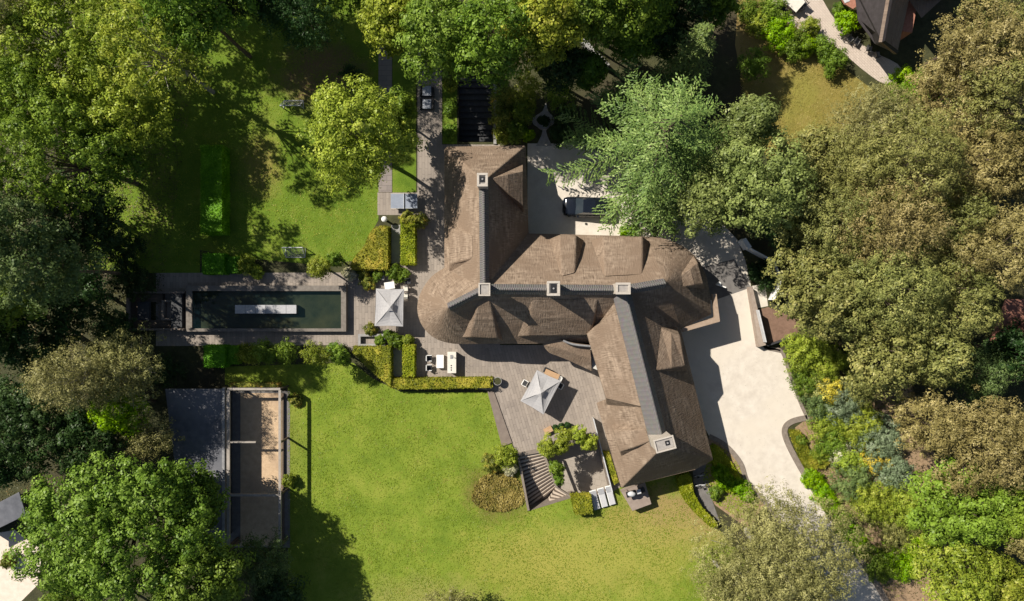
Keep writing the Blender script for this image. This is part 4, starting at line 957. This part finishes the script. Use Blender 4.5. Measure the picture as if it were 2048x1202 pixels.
# bicycles by the drive side gable
def bike(px, py, rz, label):
    x, y, _ = P(px, py, .5); r = root('bicycle', label, 'bicycle', (x, y, 0), 'parked bicycles'); co, si = math.cos(rz), math.sin(rz)
    def T(u, v, z): return (x+u*co-v*si, y+u*si+v*co, z)
    for s in (-1, 1):
        mb = MB(); n = 16
        for k in range(n):
            a, b = 2*math.pi*k/n, 2*math.pi*(k+1)/n; mb.tube(T(s*.52+.33*math.cos(a), 0, .34+.33*math.sin(a)), T(s*.52+.33*math.cos(b), 0, .34+.33*math.sin(b)), .025, .025, 5, False)
        wl_ = mb.build('wheel', blackm, r)
    mb = MB()
    for a, b in (((-.52, .34), (-.1, .3)), ((-.1, .3), (.38, .8)), ((-.1, .3), (-.22, .85)), ((-.2, .78), (.38, .78)), ((-.52, .34), (-.2, .78)), ((.52, .34), (.38, .95))): mb.tube(T(a[0], 0, a[1]), T(b[0], 0, b[1]), .025, .025, 6)
    mb.build('frame', gold_steel, r); mb = MB(); mb.tube(T(.36, -.28, .98), T(.36, .28, .98), .02); mb.build('handlebar', blackm, r); mb = MB(); mb.box(T(-.24, 0, .9), (.26, .14, .05), rz); mb.build('saddle', blackm, r)
bike(1399, 951, R(20), 'bicycle parked nearer the thatch at the south east gable'); bike(1402, 970, R(14), 'bicycle parked further from the thatch by the curved hedge')
struct(sheet('path', [(1385, 935), (1412, 930), (1424, 1000), (1440, 1045), (1400, 1010), (1388, 975)], .014, asph))

# ------------------------------------------------------------------ car
def car(px, py, rz, label, length=5.0, width=1.92):
    x, y, _ = P(px, py, .8); r = root('parked_car', label, 'car', (x, y, 0)); co, si = math.cos(rz), math.sin(rz)
    def T(u, v, z): return (x+u*co-v*si, y+u*si+v*co, z)
    paint = nmat('dark_blue_paint', (.007, .009, .014), (.01, .013, .02), 1, rough=.12, spec=.7)
    secs = [(-2.5, .62, .35, .72), (-2.42, .82, .28, .86), (-2.1, .93, .25, .98), (-1.2, .96, .24, 1.06), (0, .96, .24, 1.08), (1.2, .96, .24, 1.08), (2.0, .94, .25, 1.05), (2.42, .86, .3, .95), (2.5, .76, .4, .85)]
    mb = MB(); rings = []
    for u, hw, zb, zt in secs:
        rings.append([T(u, v*hw, z) for v, z in ((-.92, zb), (-1, zb+.15), (-1, zt-.2), (-.93, zt-.05), (-.7, zt), (0, zt+.03), (.7, zt), (.93, zt-.05), (1, zt-.2), (1, zb+.15), (.92, zb))])
    m_ = len(rings[0])
    for i in range(len(rings)-1):
        for k in range(m_): mb.face(rings[i][k], rings[i+1][k], rings[i+1][(k+1) % m_], rings[i][(k+1) % m_])
    mb.face(*rings[0]); mb.face(*rings[-1][::-1]); b = mb.build('body', paint, r, weld=True); 
    for p in b.data.polygons: p.use_smooth = True
    mb = MB(); a = [T(-1.25, s*.82, 1.06) for s in (-1, 1)]; t_ = [T(-.55, s*.66, 1.58) for s in (-1, 1)]; mb.face(a[0], a[1], t_[1], t_[0]); mb.build('windscreen', glassm, r)
    mb = MB(); c_ = [T(1.75, s*.66, 1.6) for s in (-1, 1)]; d_ = [T(2.3, s*.8, 1.06) for s in (-1, 1)]; mb.face(c_[0], c_[1], d_[1], d_[0]); mb.build('rear_window', glassm, r)
    mb = MB(); mb.face(t_[0], t_[1], T(.6, .7, 1.66), T(.6, -.7, 1.66)); mb.face(T(.6, -.7, 1.66), T(.6, .7, 1.66), c_[1], c_[0]); mb.build('roof', paint, r, weld=True)
    for s in (0, 1):
        mb = MB(); sg = 1 if s else -1; mb.face(a[s], t_[s], T(.6, sg*.7, 1.655), c_[s], d_[s]); mb.build('side_window', glassm, r)
        mb = MB(); mb.box(T(-1.0, sg*1.04, 1.08), (.18, .2, .14), rz); mb.build('mirror', paint, r, bevel=.02)
        mb = MB(); mb.box(T(-2.42, sg*.62, .72), (.08, .34, .14), rz); mb.build('headlight', whitem, r)
        for u in (-1.55, 1.5):
            mb = MB(); mb.tube(T(u, sg*.78, .36), T(u, sg*.98, .36), .36, .36, 20); wh = mb.build('wheel', blackm, r); mb = MB(); mb.tube(T(u, sg*.97, .36), T(u, sg*.99, .36), .22, .22, 12); mb.build('rim', gold_steel, wh)
    return r
car(1176, 414, R(-2), 'dark blue car in the north yard half hidden under the cedar')

# ------------------------------------------------------------------ walls and fences on the drive side
wf = root('white_fence', 'thin white fence bending round the shaded plot by the forecourt', 'fence', P(1540, 540))
pts_ = [(1488, 478), (1500, 496), (1550, 523), (1562, 555), (1560, 575), (1548, 600)]
for i in range(len(pts_)-1):
    mb = MB(); a, b = P(*pts_[i], 1.6), P(*pts_[i+1], 1.6); mb.bar((a[0], a[1], .85), (b[0], b[1], .85), .1 if i else .4, 1.5 if i else 1.6); mb.build('fence_panel', whitem, wf)
mb = MB(); mb.prism([P(*p, .9)[:2] for p in [(1499, 575), (1505, 573), (1532, 690), (1518, 694)]], 0, .9); tag(mb.build('driveway_wall', nmat('wall_top', (.27, .21, .17), (.35, .29, .24), 3)), 'brown topped low wall along the right of the upper drive', 'wall')
mb = MB(); mb.bar(P(1515, 620, 1.3), P(1530, 684, 1.3), .1, .7); tag(mb.build('gate_rail', gold_steel), 'thin metal sliding gate rail beside the low brown wall', 'gate')
struct(sheet('path', [(1503, 572), (1530, 568), (1536, 612), (1508, 618)], .018, gr))
struct(sheet('planting_bed', [(1512, 620), (1536, 614), (1600, 640), (1598, 680), (1536, 690)], .016, nmat('rusty_bark', (.15, .09, .062), (.25, .155, .11), 1.5, bump=.03, bscale=10)))
mb = MB(); mb.bar(P(1534, 691, .5), P(1598, 668, .5), .12, .6); tag(mb.build('low_wall', anth), 'short dark wall at the lower edge of the rust coloured bed', 'wall')
mb = MB(); mb.tube((*P(1433, 568)[:2], 0), (*P(1433, 568)[:2], .9), .1); mb.bar(P(1433, 569, .95), P(1452, 575, .95), .12, .12); mb.dome((*P(1433, 568)[:2], .95), .22, .22, .15); tag(mb.build('garden_tap_post', whitem), 'small pale post in the house shadow at the east corner', 'post')
mb = MB(); mb.bar(P(1160, 78, .5), P(1215, 135, .5), .5, .8); tag(mb.build('garden_wall', conc), 'pale straight wall slanting under the trees north of the cedar', 'wall')

# neighbour terrace furniture
table(1588, 2, 1.8, 1.4, .75, R(-42), 'pale dining table on the neighbour terrace at the top edge', creamm, blackm)
for k, (px, py, rz, lb) in enumerate([(1566, 17, 48, 'black chair left of the neighbour dining table'), (1573, 28, 60, 'second black chair left below the neighbour dining table'), (1600, 17, 200, 'black chair right below the neighbour dining table'), (1608, 8, 220, 'black chair right of the neighbour dining table')]):
    chair(px, py, R(rz), lb, blackm, anth, 'black chairs round the neighbour table')
for k, (px, py, lb) in enumerate([(1700, 78, 'left pale garden chair by the neighbour wall'), (1713, 84, 'second pale garden chair by the neighbour wall'), (1738, 98, 'third pale garden chair by the neighbour wall'), (1754, 110, 'lowest pale garden chair by the neighbour wall')]):
    chair(px, py, R(40+20*k), lb, anth, conc, 'garden chairs by the neighbour wall')

# ------------------------------------------------------------------ hedges
hedge([(997+52*math.cos(a_)*(1+.1*math.sin(3*a_)), 985+42*math.sin(a_)*(1+.08*math.cos(2*a_))) for a_ in [k*6.283/22 for k in range(22)]], .13, 'mound', 'low rounded brown green planting on the lawn left of the stairs', dens=110, ls=.09)
hedge([(401, 290), (444, 290), (444, 467), (401, 467)], 2.0, 'boxdark', 'tall rectangular green hedge left of the garden lawn')
hedge([(404, 507), (448, 507), (448, 548), (404, 548)], 1.4, 'boxdark', 'square green clipped block above the pool', group='square clipped blocks')
hedge([(407, 691), (450, 691), (450, 735), (407, 735)], 1.4, 'boxdark', 'square green clipped block below the pool', group='square clipped blocks')
hedge([(450, 514), (478, 514), (478, 546), (450, 546)], .9, 'boxdark', 'lower clipped block beside the square one above the pool')
hedge([(450, 692), (478, 692), (478, 728), (450, 728)], .9, 'boxdark', 'lower clipped block beside the square one below the pool')
hedge(spline([(777, 452), (760, 452), (742, 462), (728, 492), (712, 510), (700, 530), (702, 540)], 4)+[(777, 540)], 1.3, 'yew', 'quarter round olive clipped hedge above the parasol')
hedge([(801, 432), (830, 432), (830, 529), (801, 529)], 1.3, 'box', 'narrow upright lime hedge beside the north terrace', dens=110)
hedge([(705, 693), (782, 693), (782, 776), (745, 745), (705, 706)], 1.3, 'yew', 'broad olive clipped hedge below the parasol')
hedge([(805, 690), (829, 690), (829, 754), (805, 754)], 1.3, 'box', 'narrow upright lime hedge left of the white chairs', dens=110)
hedge([(770, 757), (985, 755), (985, 776), (800, 779), (782, 776)], 1.0, 'yew', 'long low olive hedge along the lower edge of the terrace')
hedge(spline([(1420, 890), (1440, 895), (1470, 935), (1490, 975), (1480, 985)], 4)+[(1455, 985), (1440, 975), (1425, 930)], .35, 'box', 'lime ground hedge between gable and drive')
hedge(spline([(1357, 952), (1380, 948), (1388, 985), (1405, 1015), (1435, 1048), (1425, 1056), (1395, 1030), (1370, 1000), (1357, 968)], 3, True), .9, 'box', 'curved lime hedge below the south east gable')
hedge([(1142, 993), (1182, 990), (1186, 1028), (1150, 1030)], 1.2, 'yew', 'olive clipped block left of the sun loungers')
hedge([(1205, 905), (1218, 903), (1238, 965), (1228, 970)], .7, 'yew', 'narrow hedge strip between railing and thatched wing')
hedge([(1580, 860), (1600, 862), (1622, 905), (1660, 925), (1650, 938), (1612, 938), (1596, 905)], .6, 'yew', 'low olive hedge at the bulge of the drive')
hedge([(450+5, 766), (558, 766), (558, 775), (455, 775)], .8, 'autumn', 'thin hedge above the court frame', dens=60)
hedge([(1242, 452), (1275, 448), (1275, 470), (1242, 470)], .8, 'grass', 'bright green clump under the cedar skirt', dens=60)
struct(sheet('path', [(783, 450), (800, 450), (800, 527), (783, 527)], .02, conc)); struct(sheet('path', [(785, 700), (804, 700), (804, 752), (785, 752)], .02, conc))
for (px, py, rp, z, pal, lb) in [
 (790, 545, 16, 1.0, 'green', 'green bush between the two lime hedges and the parasol'), (808, 552, 12, .8, 'green', 'small green bush above the dark chairs'),
 (792, 680, 16, 1.0, 'green', 'green bush below right of the parasol'), (778, 668, 10, .8, 'green', 'small green bush touching the lower planter'),
 (816, 682, 12, 1.1, 'lime', 'yellowish bush on top of the lower lime hedge'), (815, 436, 13, 1.5, 'autumn', 'orange tinged bush at the top of the lime hedge'), (840, 442, 14, 1.4, 'autumn', 'rusty bush right of the lime hedge top'),
 (735, 565, 13, .9, 'autumn', 'small rusty bush left of the parasol'), (700, 548, 12, .7, 'white', 'pale flowering plant at the pool terrace corner'),
 (496, 530, 18, 1.5, 'lime', 'yellow green shrub on the bed above the pool'), (515, 545, 13, 1.2, 'gold_lime', 'bright yellow shrub nearest the upper pool path'),
 (500, 707, 20, 1.4, 'lime', 'yellow green shrub on the bed below the pool left'), (535, 703, 24, 3.6, 'green', 'green shrub on the bed below the pool'), (575, 703, 24, 3.4, 'green', 'dark green shrub in the middle of the bed below the pool'),
 (670, 702, 18, 1.3, 'green', 'green shrub beside the small tree below the pool'), (1113, 935, 14, 1.4, 'green', 'leafy bush against the inner patio wall'), (1118, 958, 10, 1.2, 'green', 'small bush at the foot of the patio wall'),
 (984, 925, 18, 1.3, 'autumn', 'reddish green bush at the lawn corner of the terrace'), (1010, 913, 22, 1.8, 'lime', 'yellow green bush left of the garden stairs'), (1018, 935, 14, 1.0, 'white', 'pale leaved bush below the yellow green one by the stairs'),
 (1440, 945, 16, 1.0, 'grass', 'bright green clump left of the drive'), (1455, 965, 15, 1.0, 'grass', 'bright green clump below the first one by the drive'), (1480, 975, 16, .9, 'grass', 'bright green clump nearest the drive kerb'), (1495, 990, 13, .8, 'grass', 'small bright green clump at the drive bend'), (1430, 985, 13, .9, 'green', 'green clump beside the bicycles'),
]: shrub(px, py, rp, z, pal, lb)
# fountain shrub, yellow tinted shrubs by ramp
mb = MB(); x, y, _ = P(1087, 244, .3); mb.tube((x, y, 0), (x, y, .35), .75, .7, 18); mb.tube((x, y, .3), (x, y, .37), .55, .55, 18); tag(mb.build('round_planter', conc), 'round stone planter in the middle of the small gravel circle', 'planter')
shrub(1087, 243, 10, .9, 'deep', 'dark bush in the round stone planter', zb=.3)
for (px, py, rp, z, pal, lb) in [
 (1005, 200, 26, 2.6, 'autumn', 'yellow tinged shrub at the top right of the sunken stairs'), (1005, 240, 24, 2.4, 'autumn', 'yellow tinged shrub right of the sunken stairs'), (1030, 265, 22, 2.2, 'green', 'green shrub above the north hip of the house'), (1003, 270, 16, 1.8, 'lime', 'lime shrub touching the north hip corner'),
 (1045, 225, 24, 3.0, 'green', 'green shrub left of the gravel circle'), (1055, 185, 30, 4, 'lime', 'yellowish tall shrub above the gravel circle'), (1120, 190, 30, 4, 'green', 'green tall shrub right above the gravel circle'), (1130, 235, 22, 2.4, 'deep', 'dark shrub right of the gravel circle'), (1120, 270, 20, 2, 'deep', 'dark shrub between gravel circle and cedar'), (1055, 270, 12, 1.4, 'grass', 'small bright shrub at the gravel path mouth'),
 (900, 170, 14, .8, 'lime', 'lime bush beside the cushioned seats'), (900, 215, 13, .7, 'green', 'green bush beside the lower cushioned seat'), (900, 262, 13, .7, 'green', 'green bush at the north west corner of the house'),
]: shrub(px, py, rp, z, pal, lb)
# ------------------------------------------------------------------ trees
# left side
TR = [
 # px, py, r, ztop, kind, palette, label, options
 (120, 85, 165, 12, 'broad', 'gold_lime', 'large yellow green oak filling the top left corner', dict(dens=.7)),
 (320, 110, 105, 16, 'open', 'gold_lime', 'yellow green oak reaching towards the garden lawn at top left', dict(dens=.8)),
 (225, 225, 105, 10, 'broad', 'gold_lime', 'yellow green oak below the corner oak at top left', dict(dens=.7)),
 (60, 210, 95, 14, 'broad', 'green', 'mid green tree at the left edge below the yellow oaks', {}),
 (20, 30, 60, 15, 'fine', 'olive', 'grey green tree in the extreme top left corner', {}),
 (120, 320, 118, 18, 'open', 'green', 'dull green tree in half shade at the upper left edge', {}),
 (215, 300, 80, 9, 'broad', 'green', 'green tree tucked under the yellow oaks near the tall hedge', {}),
 (40, 470, 95, 21, 'broad', 'teal', 'bluish green tree at the left edge halfway up', {}),
 (95, 540, 78, 20, 'broad', 'teal', 'bluish green tree left of the pool lounge', {}),
 (20, 600, 60, 15, 'broad', 'green', 'rounded green tree at the left edge beside the pool', {}),
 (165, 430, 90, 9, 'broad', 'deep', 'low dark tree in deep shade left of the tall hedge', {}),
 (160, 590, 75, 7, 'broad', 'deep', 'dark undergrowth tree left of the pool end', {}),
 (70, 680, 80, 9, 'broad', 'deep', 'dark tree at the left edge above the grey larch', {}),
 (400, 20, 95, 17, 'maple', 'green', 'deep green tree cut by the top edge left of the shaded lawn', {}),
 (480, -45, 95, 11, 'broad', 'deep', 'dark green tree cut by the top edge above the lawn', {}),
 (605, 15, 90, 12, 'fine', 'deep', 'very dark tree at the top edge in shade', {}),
 (580, -50, 95, 11, 'broad', 'deep', 'tall dark tree beyond the top edge', {}),
 (690, -60, 95, 12, 'broad', 'green', 'tree just above the top edge beside the garden path', {}),
 (190, -165, 120, 17, 'broad', 'green', 'green tree wholly beyond the top edge left of the lawn', {}),
 (340, -150, 115, 17, 'broad', 'green', 'second green tree wholly beyond the top edge', {}),
 (160, 755, 95, 14, 'fine', 'olive', 'feathery grey green larch on the left below the pool', dict(rypx=60)),
 (252, 745, 82, 10, 'fine', 'olive', 'feathery grey olive larch nearest the pool lounge', dict(dens=.7)),
 (300, 870, 52, 7, 'fine', 'olive', 'thin twiggy yellowish tree beside the flat roof', dict(dens=.6)),
 (245, 820, 45, 9, 'broad', 'grass', 'bright green small tree below the larches', {}),
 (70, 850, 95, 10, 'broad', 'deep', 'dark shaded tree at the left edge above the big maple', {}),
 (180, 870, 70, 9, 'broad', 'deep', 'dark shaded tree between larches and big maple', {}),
 (238, 1062, 182, 15, 'maple', 'maple', 'huge rich green maple at the bottom left', dict(rypx=160)),
 (388, 1000, 66, 8, 'maple', 'maple', 'green maple crown lapping over the flat roof', {}),
 (402, 1150, 92, 13, 'maple', 'maple', 'green maple at the bottom edge right of the huge one', {}),
 (140, 1225, 60, 11, 'maple', 'maple', 'green tree at the bottom left corner', {}),
 (5, 925, 48, 8, 'broad', 'deep', 'small dark tree at the left edge above the road', {}),
 (530, 1120, 58, 7, 'fine', 'teal', 'grey green tree standing at the lower end of the court', {}),
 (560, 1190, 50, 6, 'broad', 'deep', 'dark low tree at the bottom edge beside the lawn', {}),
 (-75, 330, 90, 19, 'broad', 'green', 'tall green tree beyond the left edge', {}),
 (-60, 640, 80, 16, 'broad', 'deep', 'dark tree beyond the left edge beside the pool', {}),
 # top centre
 (790, 45, 62, 13, 'maple', 'lime', 'light green maple overhanging the garden path at the top', {}),
 (880, 75, 88, 15, 'maple', 'maple', 'green maple above the cushioned seats', {}),
 (985, 85, 92, 16, 'maple', 'green', 'green maple above the sunken stairs', {}),
 (1080, 60, 85, 15, 'maple', 'lime', 'yellowish green maple at the top centre', {}),
 (1160, 20, 80, 14, 'maple', 'maple', 'bright green maple at the top edge left of the cedar', {}),
 (1240, 5, 75, 15, 'broad', 'green', 'green tree at the top edge behind the pale slanting wall', {}),
 (1300, 15, 50, 11, 'broad', 'green', 'green tree at the top edge directly above the cedar', {}),
 (1262, 82, 44, 8, 'broad', 'green', 'green tree between the pale slanting wall and the cedar', {}),
 (1325, 70, 45, 7, 'broad', 'deep', 'dark tree touching the top of the cedar', {}),
 (1205, 50, 36, 9, 'broad', 'green', 'green tree above the pale slanting wall', {}),
 (1430, 5, 42, 8, 'broad', 'green', 'green tree at the top edge beside the neighbour garden', dict(dens=.7)),
 (1505, 130, 30, 4, 'shrub', 'green', 'small green tree on the left edge of the dry lawn', {}),
 (1365, -15, 72, 10, 'broad', 'deep', 'dark tree at the top edge above the cedar', {}),
 (1290, -110, 105, 17, 'broad', 'green', 'green tree wholly beyond the top edge above the cedar', dict(dens=.7)),
 (1120, 130, 48, 9, 'broad', 'deep', 'dark tree below the top centre maples', {}),
 (1175, 140, 34, 7, 'broad', 'green', 'small green tree left of the cedar near the slanting wall', {}),
 (718, 272, 108, 14, 'broad', 'gold_lime', 'round bright yellow green tree on the garden lawn', dict(rypx=100, dens=1.15)),
 (795, 225, 38, 7, 'broad', 'green', 'green tree between the round yellow tree and the path', {}),
 (705, 150, 22, 3, 'shrub', 'deep', 'small dark tree above the round yellow tree', {}),
 (640, 536, 23, 4.6, 'shrub', 'lime', 'small lime tree at the upper corner of the pool', {}),
 (672, 518, 15, 3.5, 'shrub', 'green', 'little green tree right of the lime one at the pool corner', {}),
 (636, 706, 26, 5.6, 'shrub', 'lime', 'small lime tree below the pool', {}),
 (683, 712, 17, 4.4, 'shrub', 'green', 'slender green tree at the lower corner of the pool terrace', {}),
 # pleached row
 (1095, 893, 20, 3.2, 'shrub', 'lime', 'leftmost lime tree of the row over the sunken patio', {}),
 (1120, 892, 17, 3.0, 'shrub', 'lime', 'second lime tree of the row over the sunken patio', {}),
 (1132, 872, 19, 3.2, 'shrub', 'lime', 'third lime tree of the row beside the round pots', {}),
 (1158, 868, 18, 3.2, 'shrub', 'gold_lime', 'fourth lime tree of the row near the railing', {}),
 (1178, 884, 16, 3.0, 'shrub', 'gold_lime', 'rightmost lime tree of the row touching the railing', {}),
 # cedar & neighbours
 (1330, 266, 212, 18, 'conifer', 'cedar', 'huge feathery blue green cedar right of the north yard', {}),
 (1395, 85, 62, 12, 'conifer', 'cedar', 'slim cedar top north of the huge cedar', {}),
 (1515, 370, 105, 15, 'broad', 'oliveg', 'dense dull green tree right of the cedar', dict(rypx=95)),
 (1335, 402, 78, 9, 'conifer', 'cedar', 'lower feathery cedar beside the big one above the east roof', {}),
 (1490, 255, 50, 15, 'broad', 'oliveg', 'olive green tree between cedar and dry lawn', {}),
 (1415, 400, 66, 12, 'broad', 'oliveg', 'dark green tree below the cedar above the forecourt', {}),
 (1560, 440, 62, 9, 'broad', 'deep', 'dark tree in shade right of the forecourt', {}),
 (1612, 325, 70, 11, 'broad', 'pinegreen', 'yellowish green tree below the dry lawn', {}),
 # pine belt on the right
 (1945, 120, 100, 17, 'pine', 'pine', 'brown green pine right of the neighbour house', {}),
 (2010, 40, 85, 17, 'pine', 'pinegreen', 'green pine in the top right corner', {}),
 (2005, 200, 95, 19, 'pine', 'pineolive', 'brown green pine at the right edge below the corner pine', {}),
 (1880, 200, 72, 12, 'pine', 'pine', 'brown green pine behind the bright green bushes', {}),
 (1738, 248, 80, 13, 'fine', 'olive', 'olive brown tree covering the end of the neighbour path', {}),
 (1690, 335, 92, 12, 'fine', 'pineolive', 'brown green pine right of the dry lawn', {}),
 (1800, 330, 100, 18, 'pine', 'pineolive', 'large brown pine in the middle of the right side', {}),
 (1925, 325, 98, 15, 'pine', 'pine', 'large brown pine near the right edge', {}),
 (2040, 330, 70, 16, 'pine', 'pine', 'pine cut by the right edge above the dark gap', {}),
 (1650, 450, 90, 14, 'pine', 'pinegreen', 'green brown pine above the white fence', {}),
 (1765, 455, 92, 17, 'fine', 'pine', 'brown pine right of the shaded forecourt trees', {}),
 (1885, 440, 80, 14, 'pine', 'pineolive', 'brown pine above the small bright gap', {}),
 (1985, 500, 95, 18, 'pine', 'pine', 'brown pine at the right edge halfway down', {}),
 (1640, 590, 98, 13, 'broad', 'pinegreen', 'broad green tree above the rust coloured bed', {}),
 (1760, 580, 105, 16, 'pine', 'pinegreen', 'broad green pine in the middle of the right belt', {}),
 (1880, 590, 90, 15, 'pine', 'pinegreen', 'green pine left of the red tiled roof', {}),
 (1760, 700, 85, 13, 'broad', 'pinegreen', 'leafy green tree right of the drive', {}),
 (1850, 705, 70, 13, 'broad', 'pinegreen', 'leafy green tree beside the dark hollow', {}),
 (1950, 740, 60, 8, 'fine', 'teal', 'dark bluish tree in the hollow near the right edge', {}),
 (2035, 700, 60, 9, 'broad', 'deep', 'dark tree at the right edge below the red roof', {}),
 (1845, 845, 62, 12, 'pine', 'pine', 'small brown pine left of the larger lower pine', {}),
 (1950, 880, 100, 15, 'pine', 'pine', 'large brown pine at the lower right', {}),
 (2035, 870, 60, 15, 'pine', 'pine', 'brown pine cut by the right edge at the lower right', {}),
 (1905, 1005, 92, 12, 'maple', 'bright', 'vivid green tree below the brown pine at lower right', {}),
 (1990, 1010, 65, 11, 'maple', 'bright', 'second vivid green tree right of the first', {}),
 (1905, 1135, 82, 11, 'broad', 'lime', 'olive yellow tree at the bottom right', {}),
 (1990, 1160, 60, 9, 'broad', 'lime', 'olive yellow tree nearest the bottom right corner', {}),
 (2040, 1060, 50, 12, 'pine', 'pine', 'brown tree at the right edge beside the vivid green ones', {}),
 (1553, 1118, 168, 12, 'fine', 'olive', 'huge grey olive tree at the bottom overlapping the drive', dict(rypx=128)),
 (1480, 1190, 90, 12, 'fine', 'olive', 'grey olive tree at the bottom edge beside the lawn', {}),
 (895, 1225, 62, 5, 'fine', 'olive', 'olive tree top peeking over the bottom edge of the lawn', dict(rypx=48)),
]
for (px, py, r_, z, kd, pal, lb, kw) in TR:
    tree(px, py, r_, z, kd, pal, lb, bk=palebark if pal in ('gold_lime', 'olive') else bark, **kw)
# shrub border right of the drive
for (px, py, rp, z, pal, lb) in [
 (1608, 700, 36, 3.2, 'gold_lime', 'yellow leaved shrub at the top of the drive border'), (1655, 725, 34, 3.4, 'lime', 'lime shrub right of the yellow leaved one'), (1610, 760, 28, 2.2, 'green', 'green shrub beside the drive kerb below the yellow one'),
 (1645, 775, 28, 2.4, 'pinegreen', 'olive shrub left of the golden bush'), (1655, 778, 24, 3.0, 'goldp', 'golden yellow bush in the border right of the drive'), (1635, 810, 28, 2.2, 'teal', 'bluish green shrub left of the blue spruce'),
 (1680, 808, 38, 2.8, 'blue', 'blue grey spreading conifer right of the drive'), (1720, 770, 30, 4, 'pinegreen', 'olive upright shrub between golden bush and trees'), (1655, 845, 32, 2.0, 'lime', 'lime shrub at the inside of the drive bulge'), (1720, 845, 36, 2.6, 'lime', 'lime shrub right of the blue grey conifer'),
 (1750, 880, 40, 2.6, 'blue', 'second blue grey conifer lower in the border'), (1665, 885, 28, 1.6, 'green', 'green shrub behind the low olive hedge'), (1680, 905, 20, 1.2, 'white', 'cream flowering plant in the middle of the border'), (1700, 920, 24, 1.8, 'gold_lime', 'yellow green shrub left of the second golden bush'),
 (1750, 915, 26, 2.2, 'goldp', 'second golden bush lower in the border'), (1775, 940, 36, 2.4, 'blue', 'third blue grey conifer below the second golden bush'), (1700, 960, 34, 2.4, 'teal', 'bluish green shrub right of the bright edging plants'), (1740, 1000, 38, 3.4, 'lime', 'olive yellow shrub in the lower border'), (1800, 1010, 36, 4.2, 'lime', 'tall olive yellow shrub left of the vivid green tree'),
 (1790, 1060, 34, 3, 'pinegreen', 'olive shrub in the lower border near the dark path'), (1830, 1080, 32, 3, 'grass', 'bright green shrub below the vivid green tree'), (1800, 1120, 30, 2, 'grass', 'low bright shrub at the bottom of the border'), (1760, 1130, 30, 1.6, 'green', 'dark green shrub near the hidden end of the drive'),
 (1625, 955, 16, .8, 'grass', 'bright green fern clump at the top of the drive edge row'), (1645, 985, 18, .9, 'grass', 'second bright green clump of the drive edge row'), (1662, 1012, 18, .9, 'grass', 'third bright green clump of the drive edge row'), (1682, 1040, 18, .9, 'grass', 'fourth bright green clump of the drive edge row'), (1700, 1068, 17, .9, 'grass', 'fifth bright green clump of the drive edge row'), (1722, 1095, 17, .9, 'grass', 'lowest bright green clump of the drive edge row'),
 (1600, 880, 12, .6, 'green', 'tiny green tuft inside the drive bulge'), (1640, 905, 16, 1.0, 'lime', 'small lime shrub above the low olive hedge'),
 (1530, 560, 22, 1.4, 'deep', 'dark plant inside the white fence'), (1535, 535, 18, 1.2, 'deep', 'dark plant at the top inside the white fence'), (1510, 545, 14, 1.0, 'deep', 'small dark plant inside the white fence near the forecourt'),
 (1800, 165, 26, 2.5, 'grass', 'bright green bush at the end of the neighbour path'), (1830, 200, 44, 3.4, 'bright', 'vivid green bush among the upper pines'), (1790, 195, 28, 2.5, 'green', 'green bush left of the vivid one among the upper pines'),
 (1690, 45, 20, 2.2, 'grass', 'bright green bush against the neighbour house wall'), (1680, 20, 14, 1.4, 'green', 'small green bush above the bright one by the neighbour house'), (1620, 55, 18, 1.6, 'lime', 'spiky yellow green bush on the neighbour path'),
 (1545, 25, 30, 1.8, 'green', 'green shrub left of the neighbour terrace'), (1555, 70, 34, 2.0, 'grass', 'green shrub above the dry lawn'), (1590, 90, 30, 1.8, 'green', 'green shrub at the top of the dry lawn'), (1612, 92, 18, 1.6, 'grass', 'small bright bush beside the neighbour path'), (1645, 95, 22, 1.5, 'green', 'green bush right of the dry lawn top'), (1665, 125, 26, 1.8, 'green', 'green bush at the right of the dry lawn'), (1520, 50, 26, 1.4, 'lime', 'yellowish shrub at the left of the neighbour terrace'), (1500, 20, 24, 1.4, 'green', 'green shrub at the top edge left of the neighbour terrace'),
 (590, 800, 12, .6, 'autumn', 'small reddish plant right of the court top'), (578, 960, 12, 1.2, 'lime', 'lime bush at the right edge of the court'), (1835, 480, 26, 3, 'grass', 'bright green bush in the gap between the pines'), (1905, 400, 20, 4, 'gold_lime', 'yellow green bush between the brown pines'),
 (10, 790, 40, 3, 'deep', 'dark shrub at the left edge below the larch'), (260, 560, 40, 3, 'deep', 'dark shrub above the pool lounge'), (230, 660, 40, 3, 'deep', 'dark shrub below the pool lounge'), (330, 740, 30, 2, 'deep', 'dark shrub above the flat roof'), (240, 500, 46, 3, 'deep', 'dark shrub in deep shade near the tall hedge'), (20, 1120, 14, .9, 'autumn', 'small plant on the bright neighbour terrace at bottom left'),
]: shrub(px, py, rp*(1.16 if px > 1600 and py > 690 else 1), z, pal, lb)
